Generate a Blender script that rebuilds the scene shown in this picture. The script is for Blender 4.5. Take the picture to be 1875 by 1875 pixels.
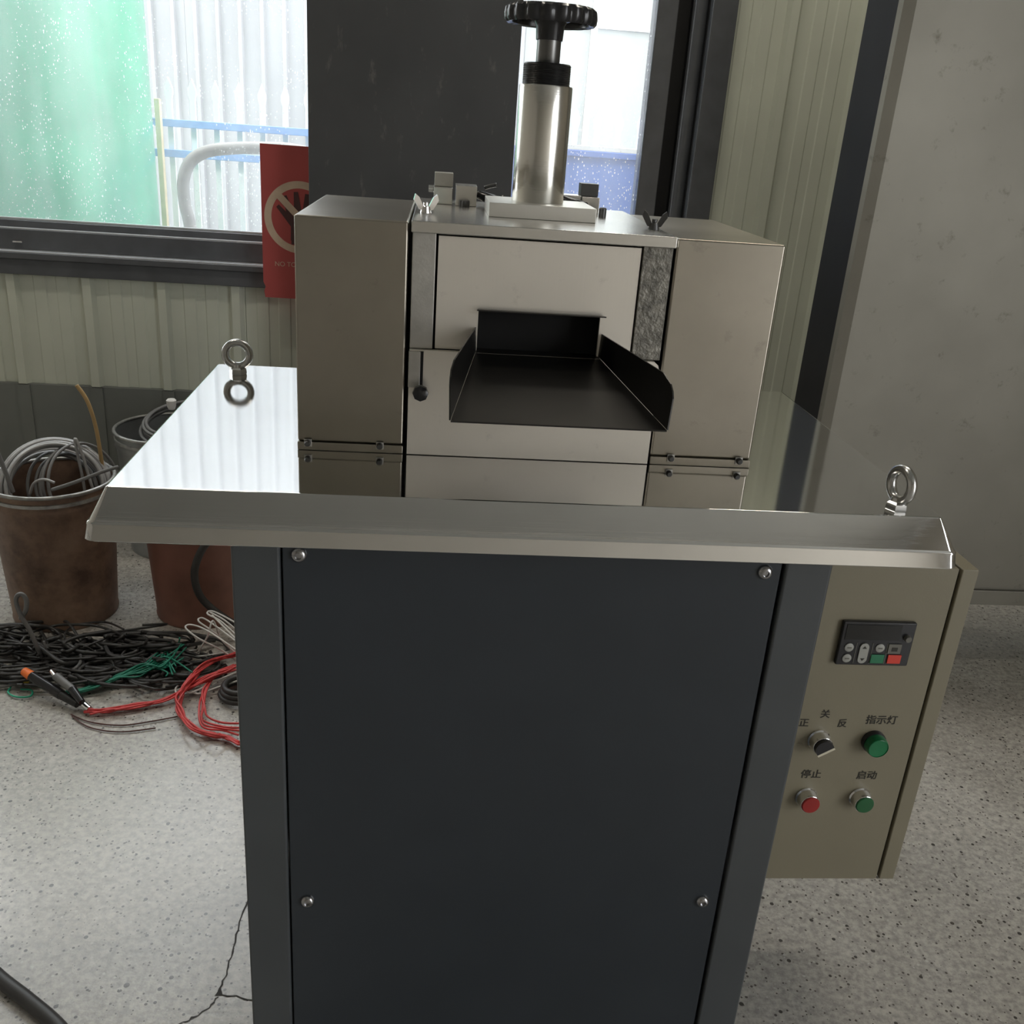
import bpy, bmesh, math, random
from mathutils import Vector, Matrix, Euler

R = random.Random(7)
for o in list(bpy.data.objects):
    bpy.data.objects.remove(o, do_unlink=True)
scene = bpy.context.scene
COL = scene.collection

# ------------------------------------------------------------------ camera
F_PX, CX = 1737.7355, 937.5
ZT = 1.0                                   # height of the table top above the floor
CAM = Vector((-0.1353, -1.0414, 0.4084 + ZT))
ROT = Euler((1.18676, -0.06770, -0.07037), 'XYZ')
cd = bpy.data.cameras.new('camera')
cam = bpy.data.objects.new('camera', cd)
COL.objects.link(cam)
cam.location = CAM
cam.rotation_euler = ROT
cd.sensor_width = 36.0
cd.lens = F_PX / 1875.0 * 36.0
cd.clip_start = 0.02
scene.camera = cam
RM = ROT.to_matrix()

def on(px, py, axis, val):
    """point where the sight line of a photo pixel meets the plane axis = val"""
    d = RM @ Vector(((px - CX) / F_PX, -(py - CX) / F_PX, -1.0))
    t = (val - CAM[axis]) / d[axis]
    return CAM + d * t

# ------------------------------------------------------------------ light and exposure
vs = scene.view_settings
vs.view_transform = 'Standard'
vs.look = 'None'
vs.exposure = 0.52
vs.gamma = 1.0
vs.use_curve_mapping = False

world = bpy.data.worlds.new('sky')
scene.world = world
world.use_nodes = True
wb = world.node_tree.nodes['Background']
wb.inputs[0].default_value = (0.97, 0.985, 1.0, 1)
wb.inputs[1].default_value = 3.6
sd = bpy.data.lights.new('sun', 'SUN')
sd.energy = 1.0
sd.angle = math.radians(4)
sd.color = (1.0, 0.97, 0.92)
sun = bpy.data.objects.new('sun', sd)
sun.rotation_euler = Vector((0.04, 0.5, -1.0)).to_track_quat('-Z', 'Y').to_euler()
COL.objects.link(sun)

WALL_Y = 2.27          # inner face of the window wall
RX = 3.4               # right wall
LX = -3.6
FY = -5.0
CZ = 3.7
DOOR = (-4.7, -1.9, 3.3)     # y0, y1, height of the open door in the right wall

def area(name, loc, rot, sx, sy, power, color=(1, 1, 1), portal=False):
    l = bpy.data.lights.new(name, 'AREA')
    l.shape = 'RECTANGLE'
    l.size, l.size_y = sx, sy
    l.energy = power
    l.color = color
    l.cycles.is_portal = portal
    o = bpy.data.objects.new(name, l)
    o.location = loc
    o.rotation_euler = rot
    COL.objects.link(o)
    return o
area('window_portal', (-0.9, WALL_Y + 0.16, 1.75), (-math.pi / 2, 0, 0), 3.6, 1.75, 1, portal=True)
area('door_portal', (RX + 0.12, (DOOR[0] + DOOR[1]) / 2, DOOR[2] / 2), (0, math.pi / 2, 0), DOOR[2], DOOR[1] - DOOR[0], 1, portal=True)

# ------------------------------------------------------------------ materials
def new_mat(name):
    m = bpy.data.materials.new(name)
    m.use_nodes = True
    nt = m.node_tree
    return m, nt, nt.nodes['Principled BSDF']

def noise(nt, scale, detail=3, rough=0.55, stretch=None, coord='Object'):
    tc = nt.nodes.new('ShaderNodeTexCoord')
    n = nt.nodes.new('ShaderNodeTexNoise')
    n.inputs['Scale'].default_value = scale
    n.inputs['Detail'].default_value = detail
    n.inputs['Roughness'].default_value = rough
    if stretch:
        mp = nt.nodes.new('ShaderNodeMapping')
        mp.inputs['Scale'].default_value = stretch
        nt.links.new(tc.outputs[coord], mp.inputs[0])
        nt.links.new(mp.outputs[0], n.inputs['Vector'])
    else:
        nt.links.new(tc.outputs[coord], n.inputs['Vector'])
    return n.outputs['Fac']

def ramp(nt, fac, stops):
    r = nt.nodes.new('ShaderNodeValToRGB')
    e = r.color_ramp.elements
    while len(e) < len(stops):
        e.new(0.5)
    for el, (p, c) in zip(e, stops):
        el.position = p
        el.color = (*c, 1) if len(c) == 3 else c
    nt.links.new(fac, r.inputs[0])
    return r.outputs[0]

def bump(nt, bsdf, height, strength, dist=0.01):
    b = nt.nodes.new('ShaderNodeBump')
    b.inputs['Strength'].default_value = strength
    b.inputs['Distance'].default_value = dist
    nt.links.new(height, b.inputs['Height'])
    nt.links.new(b.outputs[0], bsdf.inputs['Normal'])
    return b

def mixc(nt, fac, a, b, mode='MIX'):
    m = nt.nodes.new('ShaderNodeMix')
    m.data_type = 'RGBA'
    m.blend_type = mode
    for s, v in ((0, fac), (6, a), (7, b)):
        if hasattr(v, 'is_output'):
            nt.links.new(v, m.inputs[s])
        elif s == 0:
            m.inputs[0].default_value = v
        else:
            m.inputs[s].default_value = (*v, 1)
    return m.outputs[2]

def plain(name, col, rough=0.5, metal=0.0, var=0.12, nscale=18, bmp=0.0, bscale=120, spec=0.5, emit=None):
    m, nt, b = new_mat(name)
    lo = tuple(c * (1 - var) for c in col)
    hi = tuple(min(1, c * (1 + var)) for c in col)
    nt.links.new(ramp(nt, noise(nt, nscale), [(0.3, lo), (0.7, hi)]), b.inputs['Base Color'])
    b.inputs['Roughness'].default_value = rough
    b.inputs['Metallic'].default_value = metal
    b.inputs['Specular IOR Level'].default_value = spec
    if bmp:
        bump(nt, b, noise(nt, bscale, 4), bmp, 0.002)
    if emit:
        b.inputs['Emission Color'].default_value = (*emit[0], 1)
        b.inputs['Emission Strength'].default_value = emit[1]
    return m

def brushed(name, col, r0, r1, stretch, var=0.1, wave=0.0, stain=0.0, metal=1.0):
    """sheet metal: fine brushed grain, cloudy roughness, optional slow waviness"""
    m, nt, b = new_mat(name)
    b.inputs['Metallic'].default_value = metal
    lo = tuple(c * (1 - var) for c in col)
    c = ramp(nt, noise(nt, 7, 4), [(0.3, lo), (0.7, col)])
    if stain:
        s = ramp(nt, noise(nt, 26, 5, 0.7), [(0.62, (1, 1, 1)), (0.78, (1 - stain,) * 3)])
        c = mixc(nt, 1.0, c, s, 'MULTIPLY')
    nt.links.new(c, b.inputs['Base Color'])
    g = noise(nt, 1.0, 3, 0.6, stretch)
    rr = nt.nodes.new('ShaderNodeMapRange')
    rr.inputs[3].default_value = r0
    rr.inputs[4].default_value = r1
    nt.links.new(noise(nt, 5, 4), rr.inputs[0])
    nt.links.new(rr.outputs[0], b.inputs['Roughness'])
    if wave:
        bb = bump(nt, b, noise(nt, 3.5, 1), wave, 0.02)
        b2 = nt.nodes.new('ShaderNodeBump')
        b2.inputs['Strength'].default_value = 0.03
        b2.inputs['Distance'].default_value = 0.001
        nt.links.new(g, b2.inputs['Height'])
        nt.links.new(bb.outputs[0], b2.inputs['Normal'])
        nt.links.new(b2.outputs[0], b.inputs['Normal'])
    else:
        bump(nt, b, g, 0.06, 0.001)
    return m

M = {}
M['table'] = brushed('table_stainless', (0.74, 0.74, 0.73), 0.035, 0.07, (4, 400, 4), 0.05, wave=0.010)
M['cover'] = brushed('cover_stainless', (0.42, 0.39, 0.335), 0.24, 0.36, (4, 4, 300), 0.16, wave=0.05, stain=0.25)
M['plate'] = brushed('plate_stainless', (0.80, 0.755, 0.68), 0.3, 0.42, (250, 4, 4), 0.06, stain=0.2, metal=0.55)
M['topplate'] = brushed('top_plate_stainless', (0.74, 0.73, 0.70), 0.2, 0.3, (250, 4, 4), 0.08)
M['milled'] = brushed('milled_edge', (0.74, 0.73, 0.69), 0.35, 0.45, (420, 4, 4), 0.05)
M['castpost'] = plain('rough_cast_steel', (0.20, 0.19, 0.165), 0.5, 0.6, 0.45, 75, 1.0, 160)
M['greypost'] = plain('grey_steel', (0.50, 0.49, 0.46), 0.42, 0.8, 0.12, 30, 0.15, 200)
M['cylinder'] = brushed('turned_steel', (0.78, 0.77, 0.73), 0.16, 0.22, (3, 3, 500), 0.03)
M['chrome'] = plain('bright_steel', (0.82, 0.82, 0.82), 0.12, 1.0, 0.03)
M['darkmetal'] = plain('dark_metal', (0.10, 0.10, 0.10), 0.4, 0.7)
M['blackplastic'] = plain('black_plastic', (0.018, 0.018, 0.02), 0.22, 0, 0.2)
M['blackthread'] = plain('black_oxide_steel', (0.045, 0.045, 0.045), 0.35, 0.6)
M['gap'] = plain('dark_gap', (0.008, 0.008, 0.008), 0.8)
M['chute'] = plain('dark_sheet_steel', (0.05, 0.048, 0.046), 0.32, 0.85, 0.1, 14)
M['slate'] = plain('slate_enamel', (0.027, 0.033, 0.040), 0.33, 0, 0.06, 8, 0.05, 250, 0.5)
M['slatepost'] = plain('slate_post_enamel', (0.062, 0.068, 0.072), 0.36, 0, 0.06, 8, 0.05, 250, 0.5)
M['cream'] = plain('cream_enamel', (0.21, 0.188, 0.13), 0.42, 0, 0.05, 5, 0.06, 350)
M['ink'] = plain('black_ink', (0.02, 0.018, 0.012), 0.6)
M['redcap'] = plain('red_cap', (0.30, 0.018, 0.015), 0.4)
M['greencap'] = plain('green_cap', (0.01, 0.10, 0.03), 0.4)
M['greenlens'] = plain('green_lens', (0.0, 0.14, 0.045), 0.3)
M['greenlensdark'] = plain('green_lens_rim', (0.004, 0.055, 0.02), 0.3)
M['whitebar'] = plain('ivory_bar', (0.62, 0.58, 0.45), 0.4)
M['greykey'] = plain('grey_key', (0.33, 0.33, 0.30), 0.5)
M['redkey'] = plain('red_key', (0.62, 0.05, 0.03), 0.5)
M['greenkey'] = plain('green_key', (0.02, 0.17, 0.08), 0.5)
M['darkkey'] = plain('dark_key', (0.13, 0.125, 0.105), 0.5)
M['screen'] = plain('screen_black', (0.01, 0.01, 0.009), 0.15)
M['wallsheet'] = plain('wall_sheet_paint', (0.52, 0.545, 0.46), 0.45, 0, 0.08, 3, 0.05, 60)
M['frame'] = plain('window_frame_grey', (0.085, 0.09, 0.098), 0.22, 0.0, 0.15, 10)
M['column'] = None
M['blackpost'] = plain('black_post_paint', (0.010, 0.009, 0.009), 0.6, 0, 0.2, 8, 0, 100, 0.2)
M['sign'] = plain('red_sign_print', (0.36, 0.06, 0.055), 0.5, 0, 0.08, 6)
M['signcream'] = plain('sign_cream_print', (0.50, 0.38, 0.28), 0.55)
M['signdark'] = plain('sign_black_print', (0.06, 0.02, 0.02), 0.5)
M['outwhite'] = plain('outdoor_white_sheet', (0.35, 0.35, 0.365), 0.5, 0, 0.06, 3)
M['outpanel'] = plain('outdoor_panel', (0.40, 0.42, 0.395), 0.5, 0, 0.05, 3)
M['fencewhite'] = plain('fence_white', (0.92, 0.92, 0.92), 0.45, 0, 0.02)
M['fenceblue'] = plain('fence_blue', (0.22, 0.42, 0.85), 0.45)
M['skipblue'] = plain('container_blue', (0.10, 0.20, 0.62), 0.45, 0, 0.1, 5)
M['tank'] = plain('tank_green', (0.06, 0.36, 0.21), 0.25, 0, 0.14, 4)
M['yellow'] = plain('yellow_post', (0.80, 0.66, 0.40), 0.5)
M['hose'] = plain('grey_hose', (0.42, 0.41, 0.39), 0.5)
M['galv'] = plain('galvanised_rim', (0.34, 0.34, 0.33), 0.4, 0.7, 0.3, 40)
M['whiteface'] = plain('room_wall_paint', (0.46, 0.425, 0.37), 0.7, 0, 0.05, 2)
M['ceil'] = plain('ceiling_sheet', (0.45, 0.45, 0.43), 0.6, 0, 0.05, 2)
M['asphalt'] = plain('yard_concrete', (0.42, 0.42, 0.40), 0.85, 0, 0.15, 6, 0.3, 80)
M['lampwhite'] = plain('lamp_housing', (0.8, 0.8, 0.8), 0.5)

def m_column():
    m, nt, b = new_mat('column_black_paint')
    base = ramp(nt, noise(nt, 4, 4), [(0.3, (0.042, 0.044, 0.046)), (0.7, (0.056, 0.058, 0.060))])
    sc = ramp(nt, noise(nt, 16, 6, 0.7, (1.6, 1, 0.6)), [(0.60, (0, 0, 0)), (0.74, (0.6, 0.6, 0.6))])
    nt.links.new(mixc(nt, sc, base, (0.16, 0.155, 0.14)), b.inputs['Base Color'])
    b.inputs['Roughness'].default_value = 0.42
    return m
M['column'] = m_column()

def m_floor():
    m, nt, b = new_mat('terrazzo_concrete')
    tc = nt.nodes.new('ShaderNodeTexCoord')
    base = ramp(nt, noise(nt, 3.0, 6, 0.65), [(0.3, (0.385, 0.37, 0.345)), (0.7, (0.51, 0.495, 0.465))])
    mid = ramp(nt, noise(nt, 70, 3, 0.7), [(0.35, (0.68, 0.68, 0.68)), (0.62, (1.12, 1.11, 1.09))])
    c = mixc(nt, 1.0, base, mid, 'MULTIPLY')
    def specks(scale, thr0, thr1, colour, c):
        v = nt.nodes.new('ShaderNodeTexVoronoi')
        v.inputs['Scale'].default_value = scale
        nt.links.new(tc.outputs['Object'], v.inputs['Vector'])
        sep = nt.nodes.new('ShaderNodeSeparateColor')
        nt.links.new(v.outputs['Color'], sep.inputs[0])
        # only some cells carry a chip: chip radius grows with the cell's random value
        rad = nt.nodes.new('ShaderNodeMapRange')
        rad.inputs[1].default_value = thr0
        rad.inputs[2].default_value = 1.0
        rad.inputs[3].default_value = 0.0
        rad.inputs[4].default_value = thr1
        nt.links.new(sep.outputs[0], rad.inputs[0])
        lt = nt.nodes.new('ShaderNodeMath')
        lt.operation = 'LESS_THAN'
        nt.links.new(v.outputs['Distance'], lt.inputs[0])
        nt.links.new(rad.outputs[0], lt.inputs[1])
        return mixc(nt, lt.outputs[0], c, colour)
    c = specks(120, 0.45, 0.34, (0.11, 0.10, 0.09), c)
    c = specks(75, 0.72, 0.32, (0.07, 0.065, 0.06), c)
    c = specks(95, 0.75, 0.3, (0.52, 0.51, 0.48), c)
    c = specks(34, 0.93, 0.20, (0.09, 0.08, 0.07), c)
    # broad random darker mottling over the whole floor
    g = ramp(nt, noise(nt, 1.4, 3), [(0.45, (1, 1, 1)), (0.7, (0.80, 0.78, 0.75))])
    c = mixc(nt, 1.0, c, g, 'MULTIPLY')
    nt.links.new(c, b.inputs['Base Color'])
    rr = nt.nodes.new('ShaderNodeMapRange')
    rr.inputs[3].default_value = 0.18
    rr.inputs[4].default_value = 0.34
    nt.links.new(noise(nt, 2.2, 4), rr.inputs[0])
    nt.links.new(rr.outputs[0], b.inputs['Roughness'])
    b.inputs['Specular IOR Level'].default_value = 0.85
    bump(nt, b, noise(nt, 140, 3), 0.12, 0.002)
    return m
M['floor'] = m_floor()

def m_plinth():
    m, nt, b = new_mat('plinth_paint')
    c = ramp(nt, noise(nt, 3, 5), [(0.3, (0.125, 0.135, 0.125)), (0.7, (0.17, 0.18, 0.165))])
    nt.links.new(c, b.inputs['Base Color'])
    b.inputs['Roughness'].default_value = 0.55
    return m
M['plinth'] = m_plinth()

def m_rust():
    m, nt, b = new_mat('rusty_brown_pail')
    c = ramp(nt, noise(nt, 9, 6, 0.65), [(0.3, (0.085, 0.05, 0.036)), (0.5, (0.20, 0.125, 0.085)), (0.72, (0.30, 0.205, 0.145))])
    nt.links.new(c, b.inputs['Base Color'])
    b.inputs['Roughness'].default_value = 0.5
    bump(nt, b, noise(nt, 40, 4), 0.2, 0.003)
    return m
M['rust'] = m_rust()
M['terracotta'] = plain('terracotta_paint', (0.24, 0.11, 0.08), 0.5, 0, 0.22, 8)
M['greypail'] = plain('grey_pail_metal', (0.24, 0.25, 0.25), 0.38, 0.6, 0.2, 8)

def m_glass():
    m, nt, b = new_mat('dusty_window_glass')
    nt.nodes.remove(b)
    out = nt.nodes['Material Output']
    tr = nt.nodes.new('ShaderNodeBsdfTransparent')
    tr.inputs[0].default_value = (0.97, 0.98, 0.98, 1)
    tl = nt.nodes.new('ShaderNodeBsdfTranslucent')
    tl.inputs[0].default_value = (0.9, 0.92, 0.93, 1)
    gl = nt.nodes.new('ShaderNodeBsdfGlossy')
    gl.inputs['Roughness'].default_value = 0.03
    # thin even film of dust, streaks, and dried drops
    tc = nt.nodes.new('ShaderNodeTexCoord')
    v = nt.nodes.new('ShaderNodeTexVoronoi')
    v.inputs['Scale'].default_value = 150
    mp = nt.nodes.new('ShaderNodeMapping')
    mp.inputs['Scale'].default_value = (1.0, 1.0, 0.55)
    nt.links.new(tc.outputs['Object'], mp.inputs[0])
    nt.links.new(mp.outputs[0], v.inputs['Vector'])
    sep = nt.nodes.new('ShaderNodeSeparateColor')
    nt.links.new(v.outputs['Color'], sep.inputs[0])
    rad = nt.nodes.new('ShaderNodeMapRange')
    rad.inputs[1].default_value = 0.42
    rad.inputs[2].default_value = 1.0
    rad.inputs[3].default_value = 0.0
    rad.inputs[4].default_value = 0.32
    nt.links.new(sep.outputs[0], rad.inputs[0])
    patch = ramp(nt, noise(nt, 4.5, 3), [(0.36, (0, 0, 0)), (0.56, (1, 1, 1))])
    rm = nt.nodes.new('ShaderNodeMath')
    rm.operation = 'MULTIPLY'
    nt.links.new(rad.outputs[0], rm.inputs[0])
    nt.links.new(patch, rm.inputs[1])
    lt = nt.nodes.new('ShaderNodeMath')
    lt.operation = 'LESS_THAN'
    nt.links.new(v.outputs['Distance'], lt.inputs[0])
    nt.links.new(rm.outputs[0], lt.inputs[1])
    film = ramp(nt, noise(nt, 1.0, 4, 0.6, (9, 1, 1.2)), [(0.3, (0.07,) * 3), (0.75, (0.17,) * 3)])
    mx = nt.nodes.new('ShaderNodeMath')
    mx.operation = 'MULTIPLY_ADD'
    mx.inputs[1].default_value = 0.45
    nt.links.new(lt.outputs[0], mx.inputs[0])
    nt.links.new(film, mx.inputs[2])
    s1 = nt.nodes.new('ShaderNodeMixShader')
    nt.links.new(mx.outputs[0], s1.inputs[0])
    nt.links.new(tr.outputs[0], s1.inputs[1])
    nt.links.new(tl.outputs[0], s1.inputs[2])
    s2 = nt.nodes.new('ShaderNodeMixShader')
    s2.inputs[0].default_value = 0.03
    nt.links.new(s1.outputs[0], s2.inputs[1])
    nt.links.new(gl.outputs[0], s2.inputs[2])
    nt.links.new(s2.outputs[0], out.inputs[0])
    return m
M['glass'] = m_glass()

def m_greysheet():
    m, nt, b = new_mat('grey_cabinet_sheet')
    b.inputs['Metallic'].default_value = 0.5
    c = ramp(nt, noise(nt, 2.2, 4), [(0.3, (0.18, 0.17, 0.14)), (0.7, (0.238, 0.226, 0.19))])
    s = ramp(nt, noise(nt, 17, 6, 0.72), [(0.60, (1, 1, 1)), (0.74, (0.55, 0.53, 0.48))])
    nt.links.new(mixc(nt, 1.0, c, s, 'MULTIPLY'), b.inputs['Base Color'])
    b.inputs['Roughness'].default_value = 0.45
    bump(nt, b, noise(nt, 2.5, 2), 0.06, 0.03)
    return m
M['greysheet'] = m_greysheet()

WIRE = {
    'grey': plain('grey_wire', (0.36, 0.36, 0.36), 0.35, 0.2), 'dark': plain('dark_cable', (0.035, 0.034, 0.033), 0.45),
    'red': plain('red_wire', (0.62, 0.06, 0.06), 0.4), 'green': plain('green_wire', (0.015, 0.20, 0.13), 0.4),
    'white': plain('white_wire', (0.72, 0.71, 0.69), 0.4), 'tan': plain('tan_strip', (0.40, 0.27, 0.12), 0.5),
    'midgrey': plain('mid_grey_cable', (0.16, 0.16, 0.16), 0.42), 'orange': plain('orange_tip', (0.85, 0.18, 0.03), 0.5),
    'silver': M['chrome'], 'brown': plain('brown_wire', (0.09, 0.035, 0.03), 0.5),
    'label': plain('yellow_cable_mark', (0.55, 0.42, 0.05), 0.5)}

# ------------------------------------------------------------------ mesh helpers
def link_mesh(name, bm, mat, parent=None, smooth=False, loc=(0, 0, 0), autos=True, weighted=False):
    bmesh.ops.recalc_face_normals(bm, faces=bm.faces[:])
    me = bpy.data.meshes.new(name)
    bm.to_mesh(me)
    bm.free()
    if smooth:
        for p in me.polygons:
            p.use_smooth = True
        if autos:
            try:
                me.set_sharp_from_angle(angle=math.radians(38))
            except Exception:
                pass
    me.materials.append(mat)
    o = bpy.data.objects.new(name, me)
    o.location = loc
    COL.objects.link(o)
    if parent:
        o.parent = parent
    if weighted:
        w = o.modifiers.new('weighted_normals', 'WEIGHTED_NORMAL')
        w.mode = 'FACE_AREA'
        w.weight = 100
    return o

def bm_box(bm, x0, x1, y0, y1, z0, z1, bev=0.0, seg=2):
    r = bmesh.ops.create_cube(bm, size=1.0)
    for v in r['verts']:
        v.co = Vector((x0 + (v.co.x + .5) * (x1 - x0), y0 + (v.co.y + .5) * (y1 - y0), z0 + (v.co.z + .5) * (z1 - z0)))
    if bev:
        es = list({e for v in r['verts'] for e in v.link_edges})
        bmesh.ops.bevel(bm, geom=es, offset=bev, segments=seg, profile=0.5, affect='EDGES')
    return bm

def box(name, x0, x1, y0, y1, z0, z1, mat, parent=None, bev=0.0, seg=2):
    return link_mesh(name, bm_box(bmesh.new(), x0, x1, y0, y1, z0, z1, bev, seg), mat, parent, smooth=bev > 0, autos=False, weighted=bev > 0)

def bm_prism(bm, pts, axis, a, b):
    """closed outline pts (2-D) extruded along axis from a to b"""
    def co(p, t):
        return {0: (t, p[0], p[1]), 1: (p[0], t, p[1]), 2: (p[0], p[1], t)}[axis]
    A = [bm.verts.new(co(p, a)) for p in pts]
    B = [bm.verts.new(co(p, b)) for p in pts]
    n = len(pts)
    bm.faces.new(A)
    bm.faces.new(B[::-1])
    for i in range(n):
        bm.faces.new((A[i], B[i], B[(i + 1) % n], A[(i + 1) % n]))
    return bm

def prism(name, pts, axis, a, b, mat, parent=None):
    return link_mesh(name, bm_prism(bmesh.new(), pts, axis, a, b), mat, parent)

def bm_lathe(bm, prof, n=48, origin=(0, 0, 0), basis=None):
    """profile [(r, h)] turned around local z; basis maps local to world"""
    O = Vector(origin)
    B = basis or Matrix.Identity(3)
    rings = []
    for r, h in prof:
        if r < 1e-6:
            rings.append([bm.verts.new(O + B @ Vector((0, 0, h)))])
        else:
            rings.append([bm.verts.new(O + B @ Vector((r * math.cos(2 * math.pi * i / n), r * math.sin(2 * math.pi * i / n), h))) for i in range(n)])
    for a, b in zip(rings, rings[1:]):
        for i in range(n):
            j = (i + 1) % n
            if len(a) == 1 and len(b) == 1:
                continue
            if len(a) == 1:
                bm.faces.new((a[0], b[i], b[j]))
            elif len(b) == 1:
                bm.faces.new((a[i], a[j], b[0]))
            else:
                bm.faces.new((a[i], a[j], b[j], b[i]))
    return bm

def lathe(name, prof, mat, parent=None, n=48, origin=(0, 0, 0), basis=None):
    return link_mesh(name, bm_lathe(bmesh.new(), prof, n, origin, basis), mat, parent, smooth=True)
FRONT = Matrix(((1, 0, 0), (0, 0, -1), (0, 1, 0)))     # local z -> -Y (towards the viewer side)

def catmull(pts, sub=8, closed=False):
    P = [Vector(p) for p in pts]
    if len(P) < 3 and not closed:
        return P
    out = []
    n = len(P)
    rng = range(n) if closed else range(n - 1)
    for i in rng:
        if closed:
            a, b, c, d = P[i - 1], P[i], P[(i + 1) % n], P[(i + 2) % n]
        else:
            a, b, c, d = P[max(i - 1, 0)], P[i], P[i + 1], P[min(i + 2, n - 1)]
        for k in range(sub):
            t = k / sub
            out.append(0.5 * ((2 * b) + (c - a) * t + (2 * a - 5 * b + 4 * c - d) * t * t + (3 * b - a - 3 * c + d) * t ** 3))
    if not closed:
        out.append(P[-1])
    return out

def bm_tube(bm, path, r, n=8, closed=False, r_end=None):
    P = path
    m = len(P)
    up = Vector((0, 0, 1))
    rings = []
    prev = None
    for i, p in enumerate(P):
        if closed:
            t = (P[(i + 1) % m] - P[i - 1])
        else:
            t = (P[min(i + 1, m - 1)] - P[max(i - 1, 0)])
        t = t.normalized() if t.length > 1e-9 else Vector((1, 0, 0))
        if prev is None:
            u = t.cross(up)
            if u.length < 1e-3:
                u = t.cross(Vector((1, 0, 0)))
        else:
            u = prev - t * prev.dot(t)
            if u.length < 1e-6:
                u = t.cross(up)
        u.normalize()
        prev = u
        w = t.cross(u)
        rr = r if r_end is None else r + (r_end - r) * i / (m - 1)
        rings.append([bm.verts.new(p + u * (rr * math.cos(2 * math.pi * k / n)) + w * (rr * math.sin(2 * math.pi * k / n))) for k in range(n)])
    for i in range(m if closed else m - 1):
        a, b = rings[i], rings[(i + 1) % m]
        for k in range(n):
            bm.faces.new((a[k], a[(k + 1) % n], b[(k + 1) % n], b[k]))
    if not closed:
        bm.faces.new(rings[0][::-1])
        bm.faces.new(rings[-1])
    return bm

def tube(name, pts, r, mat, parent=None, sub=8, n=8, closed=False, r_end=None):
    return link_mesh(name, bm_tube(bmesh.new(), catmull(pts, sub, closed), r, n, closed, r_end), mat, parent, smooth=True, autos=False)

def empty(name, loc, label, cat, group=None):
    o = bpy.data.objects.new(name, None)
    o.location = loc
    o.empty_display_size = 0.05
    COL.objects.link(o)
    return tag(o, label, cat, group)

def tag(o, label, cat, group=None, kind=None):
    o['label'] = label
    o['category'] = cat
    if group:
        o['group'] = group
    if kind:
        o['kind'] = kind
    return o

def struct(o, label=None, cat=None):
    o['kind'] = 'structure'
    if label:
        o['label'] = label
        o['category'] = cat
    return o

def adopt(parent, *objs):
    """parent objects built in world coordinates to a thing whose origin is not at zero"""
    for o in objs:
        o.parent = parent
        o.matrix_parent_inverse = Matrix.Translation(-Vector(parent.location))
    return objs

def tree_adopt(root):
    """children were built in world coordinates: keep them there"""
    for o in bpy.data.objects:
        if o.parent == root:
            o.matrix_parent_inverse = Matrix.Translation(-Vector(root.location))

# ================================================================== SETTING
fl = box('floor', LX, RX + 2.5, FY, WALL_Y + 0.2, -0.06, 0.0, M['floor'])
struct(fl, 'grey speckled concrete floor with a cracked corner', 'floor')
# cracks in the floor beside the machine
def crack(pts, w):
    bm = bmesh.new()
    P = []
    for a, b in zip(pts, pts[1:]):
        for k in range(5):
            t = k / 5
            P.append((a[0] + (b[0] - a[0]) * t + R.uniform(-2.2, 2.2), a[1] + (b[1] - a[1]) * t + R.uniform(-2.2, 2.2)))
    P.append(pts[-1])
    P = [on(x, y, 2, 0.0008) for x, y in P]
    L = []
    for i, p in enumerate(P):
        t = (P[min(i + 1, len(P) - 1)] - P[max(i - 1, 0)]).normalized()
        nrm = Vector((-t.y, t.x, 0)) * (w * R.uniform(0.5, 1.3) / 2)
        L.append([bm.verts.new(p + nrm + Vector((0, 0, dz))) if s > 0 else bm.verts.new(p - nrm + Vector((0, 0, dz))) for s, dz in ((1, 0), (-1, 0))])
    for a, b in zip(L, L[1:]):
        bm.faces.new((a[0], a[1], b[1], b[0]))
    return link_mesh('crack', bm, M['crack'], fl)
M['crack'] = plain('crack_dirt', (0.06, 0.058, 0.055), 0.9)
crack([(458, 1636), (440, 1690), (424, 1745), (415, 1785), (400, 1815)], 0.0028)
crack([(400, 1820), (440, 1826), (475, 1838)], 0.003)
crack([(398, 1824), (385, 1845), (355, 1862), (330, 1874), (300, 1900)], 0.0028)
bm = bmesh.new()
bm.faces.new([bm.verts.new(on(x, y, 2, 0.0009)) for x, y in ((404, 1808), (408, 1822), (393, 1823))])
link_mesh('chipped_spot', bm, M['crack'], fl)

# rear wall: plinth + profiled cladding sheets, window opening between
PITCH = (on(430, 514, 1, WALL_Y).x - on(20, 510, 1, WALL_Y).x) / 3
RIB0 = on(160, 510, 1, WALL_Y).x
DADO = (on(100, 705, 1, WALL_Y).z + on(370, 712, 1, WALL_Y).z) / 2
SILL = (on(100, 407, 1, WALL_Y).z + on(480, 434, 1, WALL_Y).z) / 2       # bottom of the glass
FRB = (on(0, 500, 1, WALL_Y).z + on(470, 521, 1, WALL_Y).z) / 2          # bottom of the frame
JX = on(1187, 200, 1, WALL_Y).x                                         # glass edge at the right jamb
JX2 = on(1320, 200, 1, WALL_Y).x
WTOP = 2.65

def sheet_profile(x0, x1, phase):
    pts = []
    k0 = math.floor((x0 - phase) / PITCH) - 1
    k1 = math.ceil((x1 - phase) / PITCH) + 1
    for k in range(k0, k1 + 1):
        c = phase + k * PITCH
        pts += [(c - 0.024, 0), (c - 0.013, 0.019), (c + 0.013, 0.019), (c + 0.024, 0)]
        for f in (0.36, 0.66):
            m = c + f * PITCH
            pts += [(m - 0.022, 0), (m - 0.018, 0.0035), (m + 0.018, 0.0035), (m + 0.022, 0)]
    inside = [p for p in pts if x0 < p[0] < x1]
    return [(x0, 0)] + inside + [(x1, 0)]

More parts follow.
